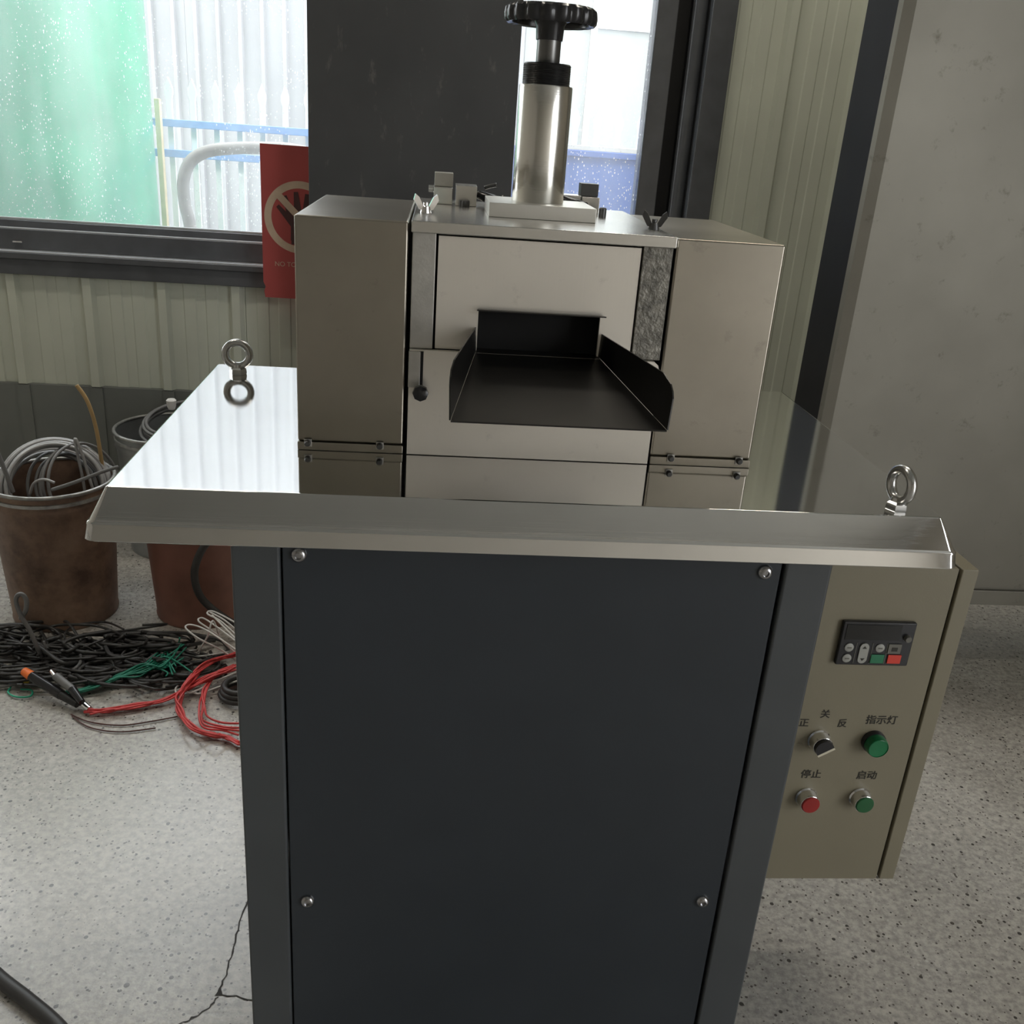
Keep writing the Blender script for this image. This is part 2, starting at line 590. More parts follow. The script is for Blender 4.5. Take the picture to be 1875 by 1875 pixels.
def sheet(name, x0, x1, z0, z1, phase, mat, y=WALL_Y, parent=None, back=0.02):
    pr = sheet_profile(x0, x1, phase)
    pts = [(x, y - d) for x, d in pr] + [(x1, y + back), (x0, y + back)]
    return prism(name, pts, 2, z0, z1, mat, parent)

wall = box('wall_back', LX, RX, WALL_Y + 0.021, WALL_Y + 0.12, 0, FRB + 0.01, M['plinth'])
struct(wall, 'profiled sheet wall under and beside the window above a dark plinth', 'wall')
box('plinth', LX, RX, WALL_Y - 0.012, WALL_Y + 0.0205, 0, DADO, M['plinth'], wall, 0.004)
for k in range(-9, 3):          # faint ribs of the painted lower strip
    c = RIB0 + k * PITCH
    box('plinth_rib', c - 0.02, c + 0.02, WALL_Y - 0.017, WALL_Y - 0.0115, 0.0, DADO - 0.004, M['plinth'], wall)
x = LX
ph_r = on(1441, 100, 1, WALL_Y).x
edges = [LX]
while edges[-1] < JX2 - 0.02:
    edges.append(min(JX2, RIB0 + PITCH / 2 + (math.floor((edges[-1] - RIB0) / PITCH + 0.5) + 4) * PITCH - PITCH * 0.5 + 0.03))
for a, b in zip(edges, edges[1:]):
    sheet('cladding_sheet', a, b - 0.0015, DADO, FRB + 0.004, RIB0, M['wallsheet'], parent=wall)
    sheet('cladding_sheet', a, b - 0.0015, WTOP + 0.1, CZ, RIB0, M['wallsheet'], parent=wall)
e = JX2
while e < RX - 0.01:
    e2 = min(RX, e + PITCH * 4)
    sheet('cladding_sheet', e, e2 - 0.0015, DADO, CZ, ph_r, M['wallsheet'], parent=wall)
    e = e2
box('wall_core', LX, RX, WALL_Y + 0.021, WALL_Y + 0.12, WTOP + 0.1, CZ, M['plinth'], wall)
box('wall_core', JX2, RX, WALL_Y + 0.021, WALL_Y + 0.12, FRB + 0.012, WTOP + 0.1, M['plinth'], wall)

# window
win = bpy.data.objects.new('window_1', None)
win.location = (0, WALL_Y, FRB)
COL.objects.link(win)
struct(win, 'wide window with dark grey frame and dusty glass', 'window')
WX0 = -3.0
def zpx(px, py, y=WALL_Y):
    return on(px, py, 1, y).z
parts = []
Yw = WALL_Y
z_line = zpx(100, 424, Yw - 0.01)
z_ledge = zpx(100, 466, Yw - 0.05)
parts.append(box('sill_apron', WX0, JX2, Yw - 0.035, Yw + 0.12, FRB, z_ledge - 0.022, M['frame'], None, 0.003))
parts.append(box('sill_ledge', WX0, JX2, Yw - 0.05, Yw + 0.12, z_ledge - 0.0215, z_ledge, M['frame'], None, 0.004))
M['sill_highlight'] = plain('sill_highlight_metal', (0.62, 0.64, 0.66), 0.3, 0.5)  # pale strips that put the sill's bright highlight lines into colour
parts.append(box('ledge_highlight', WX0, JX2, Yw - 0.046, Yw - 0.0005, z_ledge + 0.0003, z_ledge + 0.003, M['sill_highlight']))
parts.append(box('track_highlight', WX0, JX2 - 0.05, Yw + 0.004, Yw + 0.029, z_line + 0.0003, z_line + 0.003, M['sill_highlight']))
parts.append(box('glass_foot_highlight', WX0 + 0.07, JX - 0.001, Yw + 0.045, Yw + 0.0615, SILL + 0.0005, SILL + 0.006, M['sill_highlight']))
parts.append(box('sash_track', WX0, JX2, Yw + 0.0, Yw + 0.12, z_ledge + 0.0005, z_line, M['frame'], None, 0.003))
parts.append(box('bottom_rail', WX0, JX2 - 0.02, Yw + 0.03, Yw + 0.10, z_line + 0.0005, SILL, M['frame'], None, 0.003))
parts.append(box('top_rail', WX0, JX2, Yw - 0.02, Yw + 0.12, WTOP, WTOP + 0.1, M['frame'], None, 0.003))
j1 = on(1225, 200, 1, Yw).x
j2 = on(1250, 200, 1, Yw).x
j3 = on(1277, 200, 1, Yw).x
zb = z_line + 0.001
parts.append(box('jamb_sash', JX, j1, Yw + 0.03, Yw + 0.10, SILL + 0.0005, WTOP, M['frame'], None, 0.004))
parts.append(box('jamb_back', JX + 0.001, JX2, Yw + 0.1005, Yw + 0.12, zb, WTOP, M['frame']))
parts.append(box('jamb_groove', j1 + 0.0005, j2, Yw + 0.06, Yw + 0.10, zb, WTOP, M['gap']))
parts.append(link_mesh('jamb_bead', bm_tube(bmesh.new(), [Vector(((j2 + j3) / 2, Yw + 0.03, zb)), Vector(((j2 + j3) / 2, Yw + 0.03, WTOP))], (j3 - j2) / 2, 20), M['frame'], None, True))
parts.append(box('jamb_trim', j3 + 0.0005, JX2 + 0.004, Yw - 0.03, Yw + 0.02, FRB, WTOP + 0.1, M['frame'], None, 0.004))
for mx in (-1.75, ):
    parts.append(box('mullion', mx - 0.03, mx + 0.03, Yw + 0.03, Yw + 0.10, SILL + 0.0005, WTOP, M['frame'], None, 0.004))
parts.append(box('jamb_sash', WX0, WX0 + 0.06, Yw + 0.03, Yw + 0.10, SILL + 0.0005, WTOP, M['frame'], None, 0.004))
# small hinge clip on the track
c0, c1 = on(25, 440, 1, Yw - 0.001), on(43, 444, 1, Yw - 0.001)
parts.append(box('track_clip', c0.x, c1.x, Yw - 0.012, Yw - 0.0005, c1.z, c0.z, M['chrome'], None, 0.001))
for a, b in ((WX0 + 0.061, -1.781), (-1.719, JX - 0.0005)):
    parts.append(box('pane', a, b, Yw + 0.062, Yw + 0.066, SILL + 0.0005, WTOP - 0.0005, M['glass']))
adopt(win, *parts)

# rest of the room shell (behind and beside the viewer)
struct(box('ceiling', LX, RX, FY, WALL_Y + 0.12, CZ, CZ + 0.1, M['ceil']))
struct(box('wall_left', LX - 0.12, LX - 0.001, FY, WALL_Y + 0.12, 0, CZ, M['whiteface']))
struct(box('wall_front', LX, RX, FY - 0.12, FY - 0.001, 0, CZ, M['whiteface']))
wr = box('wall_right', RX + 0.001, RX + 0.12, DOOR[1], WALL_Y + 0.12, 0, CZ, M['whiteface'])
struct(wr)
box('wall_section', RX + 0.001, RX + 0.12, FY, DOOR[0], 0, CZ, M['whiteface'], wr)
box('lintel', RX + 0.001, RX + 0.12, DOOR[0] + 0.001, DOOR[1] - 0.001, DOOR[2], CZ, M['whiteface'], wr)
struct(box('yard', LX - 8, RX + 9, WALL_Y + 0.201, 6.6, -0.12, -0.04, M['asphalt']))
struct(box('apron', RX + 2.501, RX + 9, FY - 3, WALL_Y + 0.2, -0.12, -0.04, M['asphalt']))

# ================================================================== OUTDOORS
WY = 6.4
ob = empty('workshop_building', (0, WY, 0), 'white corrugated workshop building across the yard', 'building')
xa, xb = -4.6, on(960, 100, 1, WY).x
op = 0.15
def out_sheet(x0, x1):
    pts = []
    k = 0
    n = max(1, int(round((x1 - x0) / op)))
    for i in range(n):
        c = x0 + (i + .5) * op
        pts += [(c - 0.024, WY), (c - 0.014, WY - 0.035), (c + 0.010, WY - 0.035), (c + 0.018, WY)]
    pts = [(x0, WY)] + pts + [(x1, WY), (x1, WY + 0.05), (x0, WY + 0.05)]
    return prism('cladding_sheet', pts, 2, -0.04, 3.7, M['outwhite'])
xs = xa
while xs < xb - 0.01:
    xe = min(xb, xs + op * 6)
    adopt(ob, out_sheet(xs, xe - 0.002))
    xs = xe
px1 = on(1090, 30, 1, WY).x
zs = on(1130, 52, 1, WY).z
for a, b in ((xb + 0.001, px1 - 0.022), (px1 + 0.022, 4.5)):
    for z0, z1 in ((-0.04, zs - 0.012), (zs + 0.012, 3.7)):
        adopt(ob, box('facade_panel', a, b, WY, WY + 0.05, z0, z1, M['outpanel'], None, 0.004))
adopt(ob, box('facade_strip', px1 - 0.021, px1 + 0.021, WY - 0.03, WY + 0.05, -0.04, 3.7, M['fencewhite']))
adopt(ob, box('facade_rail', xb + 0.001, px1 - 0.0215, WY - 0.02, WY + 0.04, zs - 0.011, zs + 0.011, M['fencewhite']))
adopt(ob, box('facade_rail', px1 + 0.0215, 4.5, WY - 0.02, WY + 0.04, zs - 0.011, zs + 0.011, M['fencewhite']))

FYY = 4.3
fe = empty('picket_fence', (0, FYY, 0), 'white spear-topped picket fence with two blue rails in the yard', 'fence')
p0, p1 = on(310, 200, 1, FYY), on(522, 213, 1, FYY)
ps = (p1.x - p0.x) / 5
ztip = on(394, 147, 1, FYY).z
zu0, zu1 = on(400, 224, 1, FYY).z, on(400, 238, 1, FYY).z
zl0, zl1 = on(400, 279, 1, FYY).z, on(400, 293, 1, FYY).z
hw = 0.019
for k in range(0, 24):
    c = p0.x + k * ps
    z = ztip
    out = [(c - hw * .72, -0.04), (c + hw * .72, -0.04), (c + hw * .72, z - 0.10), (c + hw * 1.05, z - 0.075), (c + hw * 1.05, z - 0.05), (c, z),
           (c - hw * 1.05, z - 0.05), (c - hw * 1.05, z - 0.075), (c - hw * .72, z - 0.10)]
    adopt(fe, prism('picket', out, 1, FYY, FYY + 0.02, M['fencewhite']))
for a, b in ((zu1, zu0), (zl1, zl0)):
    adopt(fe, box('rail', p0.x - 0.8 * ps, p0.x + 24 * ps, FYY - 0.03, FYY - 0.0005, a, b, M['fenceblue'], None, 0.003))

CY = 3.7
ztop = on(1110, 278, 1, CY).z
sk = empty('blue_container', (0.9, CY + 0.2, -0.04), 'blue steel container standing in front of the picket fence', 'container')
cxl, cxr = on(955, 300, 1, CY).x - 0.9, 2.6
adopt(sk, box('container_body', cxl, cxr, CY, CY + 0.45, -0.04, ztop - 0.03, M['skipblue'], None, 0.006))
adopt(sk, box('container_rim', cxl - 0.01, cxr + 0.01, CY - 0.015, CY + 0.465, ztop - 0.0295, ztop, M['skipblue'], None, 0.005))
adopt(sk, box('rim_strip', cxl - 0.01, cxr + 0.01, CY - 0.012, CY + 0.1, ztop + 0.0005, ztop + 0.02, M['fencewhite']))

TY = 4.0
tk_edge = on(283, 200, 1, TY - 0.55).x
tr_ = 0.80
tx = tk_edge - tr_ - 0.10
tk = lathe('green_tank', [(0, -0.04), (tr_ * 1.0, -0.04), (tr_, 0.1), (tr_ * 0.985, 1.90), (tr_ * 0.95, 1.94), (tr_ * 0.6, 1.99), (0, 2.0)], M['tank'], None, 96, (tx, TY - 0.55 + 0.25, 0))
tag(tk, 'large glossy green cylindrical tank outside the window', 'tank')
py0 = on(292, 260, 1, TY + 0.2)
yp = box('yellow_post', py0.x - 0.012, py0.x + 0.014, TY + 0.19, TY + 0.23, -0.04, on(285, 180, 1, TY + 0.2).z, M['yellow'], None, 0.003)
tag(yp, 'thin yellow post beside the green tank', 'post')
HY = 3.05
hp = [on(352, 470, 1, HY), on(347, 410, 1, HY), on(338, 370, 1, HY), on(336, 330, 1, HY), on(349, 296, 1, HY), on(378, 278, 1, HY), on(420, 272, 1, HY), on(475, 271, 1, HY), on(540, 275, 1, HY), on(600, 300, 1, HY), on(640, 380, 1, HY)]
hp = [Vector((hp[0].x, HY, -0.035))] + hp + [Vector((hp[-1].x + 0.05, HY, -0.035))]
tag(tube('bent_pipe', hp, 0.024, M['hose'], None, 10, 14), 'grey bent hose arching in front of the picket fence', 'hose')

# ================================================================== BACKGROUND INDOORS
# wide black column in front of the window
ky = WALL_Y - 0.26
kx0, kx1 = on(562, 50, 1, ky).x, on(955, 60, 1, ky).x
colm = empty('steel_column', ((kx0 + kx1) / 2, ky + 0.08, 0), 'wide scuffed black steel column in front of the window', 'column')
adopt(colm, box('column_face', kx0, kx1, ky, ky + 0.012, 0, CZ - 0.001, M['column'], None, 0.002))
adopt(colm, box('column_side', kx0, kx0 + 0.012, ky + 0.0125, ky + 0.15, 0, CZ - 0.001, M['column']))
adopt(colm, box('column_side', kx1 - 0.012, kx1, ky + 0.0125, ky + 0.15, 0, CZ - 0.001, M['column']))

# red sign tucked behind the column
sy = ky + 0.16
s0, s1 = on(472, 262, 1, sy), on(487, 544, 1, sy)
sx0 = (s0.x + s1.x) / 2
sw = 0.30
sg = empty('warning_sign', (sx0 + sw / 2, sy, s1.z), 'red no touching sign tucked behind the black column', 'sign')
cc = on(549, 399, 1, sy)
bm = bmesh.new()
zb_, zt_ = s1.z, s0.z
out = [(sx0 + 0.004, zb_), (sx0 + sw, zb_), (sx0 + sw, zt_), (sx0, zt_), (sx0 - 0.001, zb_ + 0.05), (sx0 + 0.006, zb_ + 0.035), (sx0 + 0.001, zb_ + 0.02)]
adopt(sg, prism('sign_board', out, 1, sy, sy + 0.003, M['sign']))
ring_r = cc.x - on(484, 398, 1, sy).x
n = 64
bm = bmesh.new()
A = [bm.verts.new((cc.x + ring_r * math.cos(t), sy - 0.0006, cc.z + ring_r * math.sin(t))) for t in [2 * math.pi * i / n for i in range(n)]]
B = [bm.verts.new((cc.x + ring_r * .80 * math.cos(t), sy - 0.0006, cc.z + ring_r * .80 * math.sin(t))) for t in [2 * math.pi * i / n for i in range(n)]]
for i in range(n):
    bm.faces.new((A[i], A[(i + 1) % n], B[(i + 1) % n], B[i]))
adopt(sg, link_mesh('prohibition_ring', bm, M['signcream']))
def strip2d(name, pts, w0, w1, y, mat, par):
    bm = bmesh.new()
    L = []
    m = len(pts)
    for i, p in enumerate(pts):
        a, b = pts[max(i - 1, 0)], pts[min(i + 1, m - 1)]
        t = Vector((b[0] - a[0], b[1] - a[1])).normalized()
        w = (w0 + (w1 - w0) * i / (m - 1)) / 2
        L.append((bm.verts.new((p[0] - t.y * w, y, p[1] + t.x * w)), bm.verts.new((p[0] + t.y * w, y, p[1] - t.x * w))))
    for a, b in zip(L, L[1:]):
        bm.faces.new((a[0], a[1], b[1], b[0]))
    o = link_mesh(name, bm, mat)
    adopt(par, o)
    return o
rr = ring_r
hand = [([(-.10, -.62), (-.16, -.2), (-.62, .30)], .34, .10), ([(-.1, -.2), (-.30, .2), (-.42, .58)], .26, .12), ([(0, -.2), (-.06, .25), (-.10, .70)], .28, .12),
        ([(.1, -.2), (.18, .2), (.22, .66)], .26, .12), ([(.16, -.25), (.40, .1), (.5, .5)], .24, .12), ([(0, -.75), (0, -.4), (.02, .1)], .5, .5)]
for i, (pp, w0, w1) in enumerate(hand):
    strip2d('hand_print', [(cc.x + a * rr, cc.z + b * rr) for a, b in pp], w0 * rr, w1 * rr, sy - 0.0009 - i * 0.00005, M['signdark'], sg)
strip2d('prohibition_bar', [(cc.x - .64 * rr, cc.z + .64 * rr), (cc.x, cc.z), (cc.x + .64 * rr, cc.z - .64 * rr)], .19 * rr, .19 * rr, sy - 0.0016, M['signcream'], sg)

def text(name, body, loc, size, mat, parent, align='CENTER', shear=0.0, bold=0.0):
    cu = bpy.data.curves.new(name, 'FONT')
    cu.body = body
    cu.size = size
    cu.align_x = align
    cu.align_y = 'CENTER'
    cu.shear = shear
    o = bpy.data.objects.new(name, cu)
    COL.objects.link(o)
    dg = bpy.context.evaluated_depsgraph_get()
    me = bpy.data.meshes.new_from_object(o.evaluated_get(dg))
    bpy.data.objects.remove(o, do_unlink=True)
    if bold:                                   # heavier strokes: the glyph repeated a hair apart
        bmt = bmesh.new()
        for k, (dx, dy) in enumerate(((0, 0), (bold, 0), (0, bold), (bold, bold))):
            n0 = len(bmt.verts)
            bmt.from_mesh(me)
            bmt.verts.ensure_lookup_table()
            for v in bmt.verts[n0:]:
                v.co += Vector((dx - bold / 2, dy - bold / 2, 0.00002 * k))
        bmt.to_mesh(me)
        bmt.free()
    me.materials.clear()
    me.materials.append(mat)
    ob_ = bpy.data.objects.new(name, me)
    COL.objects.link(ob_)
    ob_.location = loc
    ob_.rotation_euler = (math.pi / 2, 0, 0)
    if parent:
        ob_.parent = parent
        ob_.matrix_parent_inverse = Matrix.Translation(-Vector(parent.location))
    return ob_
tp = on(503, 483, 1, sy)
text('sign_lettering', 'NO TOUCH', (tp.x, sy - 0.0012, tp.z), 0.021, M['signcream'], sg, 'LEFT')

# tall grey cabinet at the right
gy = 1.34
gx0 = on(1580, 400, 1, gy).x - 0.004
gx0 = on(1536, 595, 1, gy).x
gz = on(1800, 1075, 1, gy).z
gz2 = on(1800, 1108, 1, gy).z
gc = empty('equipment_cabinet', (gx0 + 0.7, gy + 0.1, 0), 'tall grey sheet metal cabinet with black side frame raised on feet', 'cabinet')
gtop = 2.3
gx1 = gx0 + 1.4
gd = 0.20
prof = [(gx0, gy + 0.02), (gx0 + 0.006, gy + 0.006), (gx0 + 0.034, gy), (gx1, gy), (gx1, gy + 0.0115), (gx0 + 0.0095, gy + 0.0115), (gx0 + 0.0095, gy + 0.02)]
adopt(gc, prism('front_sheet', prof, 2, gz, gtop, M['greysheet']))
adopt(gc, box('side_frame', gx0 + 0.001, gx0 + 0.0095, gy + 0.0205, gy + gd, gz2, gtop, M['blackpost']))
adopt(gc, box('cabinet_shell', gx0 + 0.010, gx1, gy + 0.012, gy + gd, gz2 + 0.002, gtop, M['greysheet'], None, 0.002))
adopt(gc, box('bottom_rail', gx0 + 0.012, gx1, gy + 0.002, gy + 0.011, gz2, gz - 0.012, M['greysheet'], None, 0.002))
for fx in (gx0 + 0.12, gx1 - 0.12):
    for fy in (gy + 0.05, gy + 0.15):
        adopt(gc, lathe('foot', [(0, 0), (0.035, 0), (0.035, 0.012), (0.014, 0.02), (0.014, gz2 + 0.004), (0, gz2 + 0.004)], M['darkmetal'], None, 20, (fx, fy, 0)))

# unseen ceiling tubes: right inferred from the lit wall, left added as fill
M['tube'] = plain('lamp_tube', (0.9, 0.9, 0.9), 0.5, emit=((1, 0.93, 0.82), 6.0))
for i, (lx, ly, lw, lb) in enumerate(((0.95, 1.5, 15, 'white tube lamp under the ceiling above the grey cabinet'), (-1.4, 0.75, 10, 'added unseen fill lamp under the ceiling over the pails'))):
    la = empty('ceiling_lamp', (lx, ly, CZ - 0.12), lb, 'lamp')
    adopt(la, box('lamp_housing', lx - 0.65, lx + 0.65, ly - 0.10, ly + 0.10, CZ - 0.07, CZ - 0.001, M['lampwhite'], None, 0.01))
    adopt(la, link_mesh('lamp_tube', bm_tube(bmesh.new(), [Vector((lx - 0.6, ly, CZ - 0.1)), Vector((lx + 0.6, ly, CZ - 0.1))], 0.02, 12), M['tube'], None, True))
    area('ceiling_lamp_light', (lx, ly, CZ - 0.13), (0, 0, 0), 1.2, 0.15, lw, (1.0, 0.92, 0.80))

# ================================================================== MACHINE STAND
def Z(h):
    return ZT + h
st = empty('machine_stand', (0.013, 0.3, 0), 'slate grey steel stand under a wide shiny stainless table top', 'machine')
def table_mesh():
    bm = bmesh.new()
    x0, x1, y0, y1 = -0.500, 0.500, 0.0, 0.597
    loops = []
    for off, z, r in ((-0.002, 0.0, 0.003), (0.0005, -0.001, 0.004), (0.0180, -0.0365, 0.010), (0.0200, -0.0380, 0.011), (0.0210, -0.0400, 0.011), (0.0206, -0.0420, 0.011),
                      (0.0232, -0.058, 0.011), (0.019, -0.061, 0.010), (0.0, -0.061, 0.006), (0.0, -0.055, 0.006)):
        vs_ = []
        a, b, c, d = x0 - off, x1 + off, y0 - off, y1 + off
        for (cx, cy, t0) in ((b - r, d - r, 0), (a + r, d - r, 1), (a + r, c + r, 2), (b - r, c + r, 3)):
            for k in range(4):
                t = math.pi / 2 * (t0 + k / 3)
                vs_.append(bm.verts.new((cx + r * math.cos(t), cy + r * math.sin(t), Z(z))))
        loops.append(vs_)
    n = len(loops[0])
    for A, B in zip(loops, loops[1:]):
        for i in range(n):
            bm.faces.new((A[i], A[(i + 1) % n], B[(i + 1) % n], B[i]))
    bm.faces.new(loops[0])
    bm.faces.new(loops[-1][::-1])
    return bm
adopt(st, link_mesh('table_top', table_mesh(), M['table'], None, True, autos=False, weighted=True))
zt0 = Z(-0.0555)
cx0, cx1, cy0, cy1 = -0.377, 0.404, 0.06, 0.54
for (a, b, c, d) in ((cx0, cx0 + 0.061, cy0, cy0 + 0.06), (cx1 - 0.064, cx1, cy0, cy0 + 0.06), (cx0, cx0 + 0.06, cy1 - 0.06, cy1), (cx1 - 0.06, cx1, cy1 - 0.06, cy1)):
    adopt(st, box('post', a, b, c, d, 0, zt0, M['slatepost'], None, 0.004, 3))
adopt(st, box('inner_lining', cx0 + 0.062, cx1 - 0.065, cy0 + 0.011, cy0 + 0.014, 0.02, zt0 - 0.001, M['gap']))
fp = box('front_panel', cx0 + 0.0635, cx1 - 0.0685, cy0 + 0.003, cy0 + 0.0105, 0.025, zt0 - 0.001, M['slate'], None, 0.0015)
adopt(st, fp)
adopt(st, box('side_panel', cx0 + 0.004, cx0 + 0.012, cy0 + 0.061, cy1 - 0.061, 0.02, zt0 - 0.001, M['slate']))
adopt(st, box('side_panel', cx1 - 0.012, cx1 - 0.004, cy0 + 0.061, cy1 - 0.061, 0.02, zt0 - 0.001, M['slate']))
adopt(st, box('rear_panel', cx0 + 0.0615, cx1 - 0.0615, cy1 - 0.012, cy1 - 0.004, 0.02, zt0 - 0.001, M['slate']))
adopt(st, box('side_skirt', cx1 + 0.0005, cx1 + 0.016, cy0 + 0.05, cy1 - 0.05, 0.0, 0.20, M['blackthread'], None, 0.002))
for (px, py) in ((547, 1017), (1402, 1049), (563, 1652), (1287, 1652)):
    p = on(px, py, 1, cy0)
    b = lathe('bolt', [(0, -0.004), (0.0135, -0.004), (0.0138, -0.0025), (0.0105, -0.0022), (0.0105, 0.001), (0.0095, 0.004), (0.007, 0.0062), (0.0045, 0.0068), (0.0042, 0.004), (0, 0.004)],
              M['boltmetal'] if 'boltmetal' in M else M.setdefault('boltmetal', plain('bolt_steel', (0.42, 0.42, 0.43), 0.16, 1.0, 0.2, 60)), None, 24, (p.x, cy0 + 0.003, p.z), FRONT)
    b.parent = fp
    b.matrix_parent_inverse = Matrix.Identity(4)

def eye_bolt(x, y, ang):
    bm = bmesh.new()
    bm_lathe(bm, [(0, 0.0), (0.0135, 0.0), (0.0145, 0.002), (0.0135, 0.009), (0.0105, 0.0115), (0, 0.0115)], 6, (x, y, Z(0)))
    ring = []
    rr_, cz = 0.0195, Z(0.0325)
    for i in range(40):
        t = 2 * math.pi * i / 40
        ring.append(Vector((x + rr_ * math.cos(t) * math.cos(ang), y + rr_ * math.cos(t) * math.sin(ang), cz + rr_ * math.sin(t))))
    bm_tube(bm, ring, 0.0062, 12, True)
    bm_tube(bm, [Vector((x, y, Z(0.009))), Vector((x, y, Z(0.016)))], 0.0095, 16, False, 0.008)
    o = link_mesh('eye_bolt', bm, M['eyesteel'] if 'eyesteel' in M else M.setdefault('eyesteel', plain('eye_bolt_steel', (0.55, 0.55, 0.54), 0.24, 1.0, 0.1)), None, True)
    adopt(st, o)
p = on(436, 684, 2, ZT)
eye_bolt(p.x, p.y, 0.1)
p = on(1640, 932, 2, ZT)
eye_bolt(p.x, p.y, -1.38)

# ================================================================== PRESS HEAD ON THE TABLE
HF = 0.16
hd = empty('roller_head', (0, 0.33, ZT), 'stainless feed head with handwheel spindle and discharge chute on the table', 'machine')
hb = 0.50
for (a, b) in ((-0.3055, -0.1685), (0.1640, 0.3030)):
    cv = box('side_cover', a, b, HF, hb, Z(0.0115), Z(0.296), M['cover'], None, 0.003, 3)
    adopt(hd, cv)
    fl_ = box('cover_flange', a, b, HF - 0.003, hb, Z(0.0002), Z(0.0113), M['cover'], None, 0.001)
    adopt(hd, fl_)
    w = b - a
    for f in ((0.10, 0.78) if a < 0 else (0.2, 0.88)):
        c = lathe('latch_screw', [(0, 0), (0.0042, 0), (0.0042, 0.006), (0.003, 0.008), (0, 0.008)], M['darkmetal'], None, 14, (a + f * w, HF - 0.003, Z(0.011)), FRONT)
        c.parent = fl_
        c.matrix_parent_inverse = Matrix.Identity(4)
        c = box('latch_tab', a + f * w - 0.005, a + f * w + 0.005, HF - 0.0045, HF - 0.0032, Z(0.0055), Z(0.0155), M['greypost'], None, 0.0004)
        c.parent = fl_
        c.matrix_parent_inverse = Matrix.Identity(4)
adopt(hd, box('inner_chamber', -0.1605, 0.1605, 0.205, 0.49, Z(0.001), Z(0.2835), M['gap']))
tp_ = box('top_plate', -0.1650, 0.1625, HF - 0.006, 0.535, Z(0.2842), Z(0.298), M['topplate'], None, 0.0012)
adopt(hd, tp_)
adopt(hd, box('post', -0.1635, -0.1345, HF + 0.003, 0.2045, Z(0.141), Z(0.2838), M['greypost'], None, 0.001))
adopt(hd, box('post', 0.1235, 0.1612, HF + 0.003, 0.2045, Z(0.141), Z(0.2838), M['castpost'], None, 0.001))
ip = [(-0.1315, .281), (.1215, .281), (.1215, .1415), (.078, .1415), (.078, .192), (-.078, .192), (-.078, .1415), (-.1315, .1415)]
adopt(hd, prism('inner_panel', [(x, Z(z)) for x, z in ip], 1, HF + 0.006, HF + 0.012, M['plate']))
bp = [(-.1633, .001), (.1605, .001), (.1605, .130), (.1585, .136), (.1530, .1405), (-.1633, .1405)]
bpl = prism('base_plate', [(x, Z(z)) for x, z in bp], 1, HF - 0.004, HF + 0.004, M['plate'])
adopt(hd, bpl)
def sub(o, par):
    o.parent = par
    o.matrix_parent_inverse = Matrix.Identity(4)
    return o
sx = on(772, 660, 1, HF - 0.004)
sub(box('slot', sx.x - 0.0014, sx.x + 0.0022, HF - 0.0056, HF - 0.0042, Z(0.088), Z(0.139), M['gap']), bpl)
sub(box('guide_tab', sx.x - 0.0165, sx.x - 0.0016, HF - 0.0065, HF - 0.0042, Z(0.092), Z(0.139), M['greypost'], None, 0.0005), bpl)
kp = on(770, 719, 1, HF - 0.02)
sub(lathe('clamp_knob', [(0, 0), (0.0045, 0), (0.0045, 0.012), (0.0095, 0.013), (0.0105, 0.016), (0.0100, 0.022), (0.006, 0.024), (0, 0.024)], M['blackplastic'], None, 8, (kp.x, HF - 0.0042, kp.z), FRONT), bpl)

# discharge chute folded from sheet
def slab(name, pts, thick, mat, parent):
    P = [Vector(p) for p in pts]
    nrm = (P[1] - P[0]).cross(P[2] - P[0]).normalized() * thick
    bm = bmesh.new()
    A = [bm.verts.new(p) for p in P]
    B = [bm.verts.new(p + nrm) for p in P]
    bm.faces.new(A)
    bm.faces.new(B[::-1])
    n = len(P)
    for i in range(n):
        bm.faces.new((A[i], B[i], B[(i + 1) % n], A[(i + 1) % n]))
    o = link_mesh(name, bm, mat)
    if parent:
        sub(o, parent)
    return o
fy = -0.05
ch = slab('chute', [(-.077, HF + .014, Z(.143)), (-.112, fy, Z(.111)), (.127, fy, Z(.111)), (.078, HF + .014, Z(.143))], -0.002, M['chute'], None)
adopt(hd, ch)
Ls = [(-.0772, HF + .014, .1433), (-.1122, fy, .1113), (-.1138, fy, .150), (-.1136, fy + .004, .158), (-.1128, fy + .012, .1645), (-.1095, fy + .032, .1708), (-.0785, HF + .014, .1712)]
Rs = [(.0782, HF + .014, .1433), (.1272, fy, .1113), (.1288, fy, .147), (.1284, fy + .004, .154), (.1272, fy + .012, .1605), (.1225, fy + .032, .1680), (.0800, HF + .014, .1712)]
sub(slab('chute_side', [(a, b, Z(c)) for a, b, c in Ls], 0.0016, M['chute'], None), ch)
sub(slab('chute_side', [(a, b, Z(c)) for a, b, c in Rs], -0.0016, M['chute'], None), ch)
sub(slab('chute_lip', [(-.078, HF + .014, Z(.1925)), (-.0805, HF - .008, Z(.1945)), (.0835, HF - .008, Z(.1945)), (.079, HF + .014, Z(.1925))], 0.0015, M['chute'], None), ch)

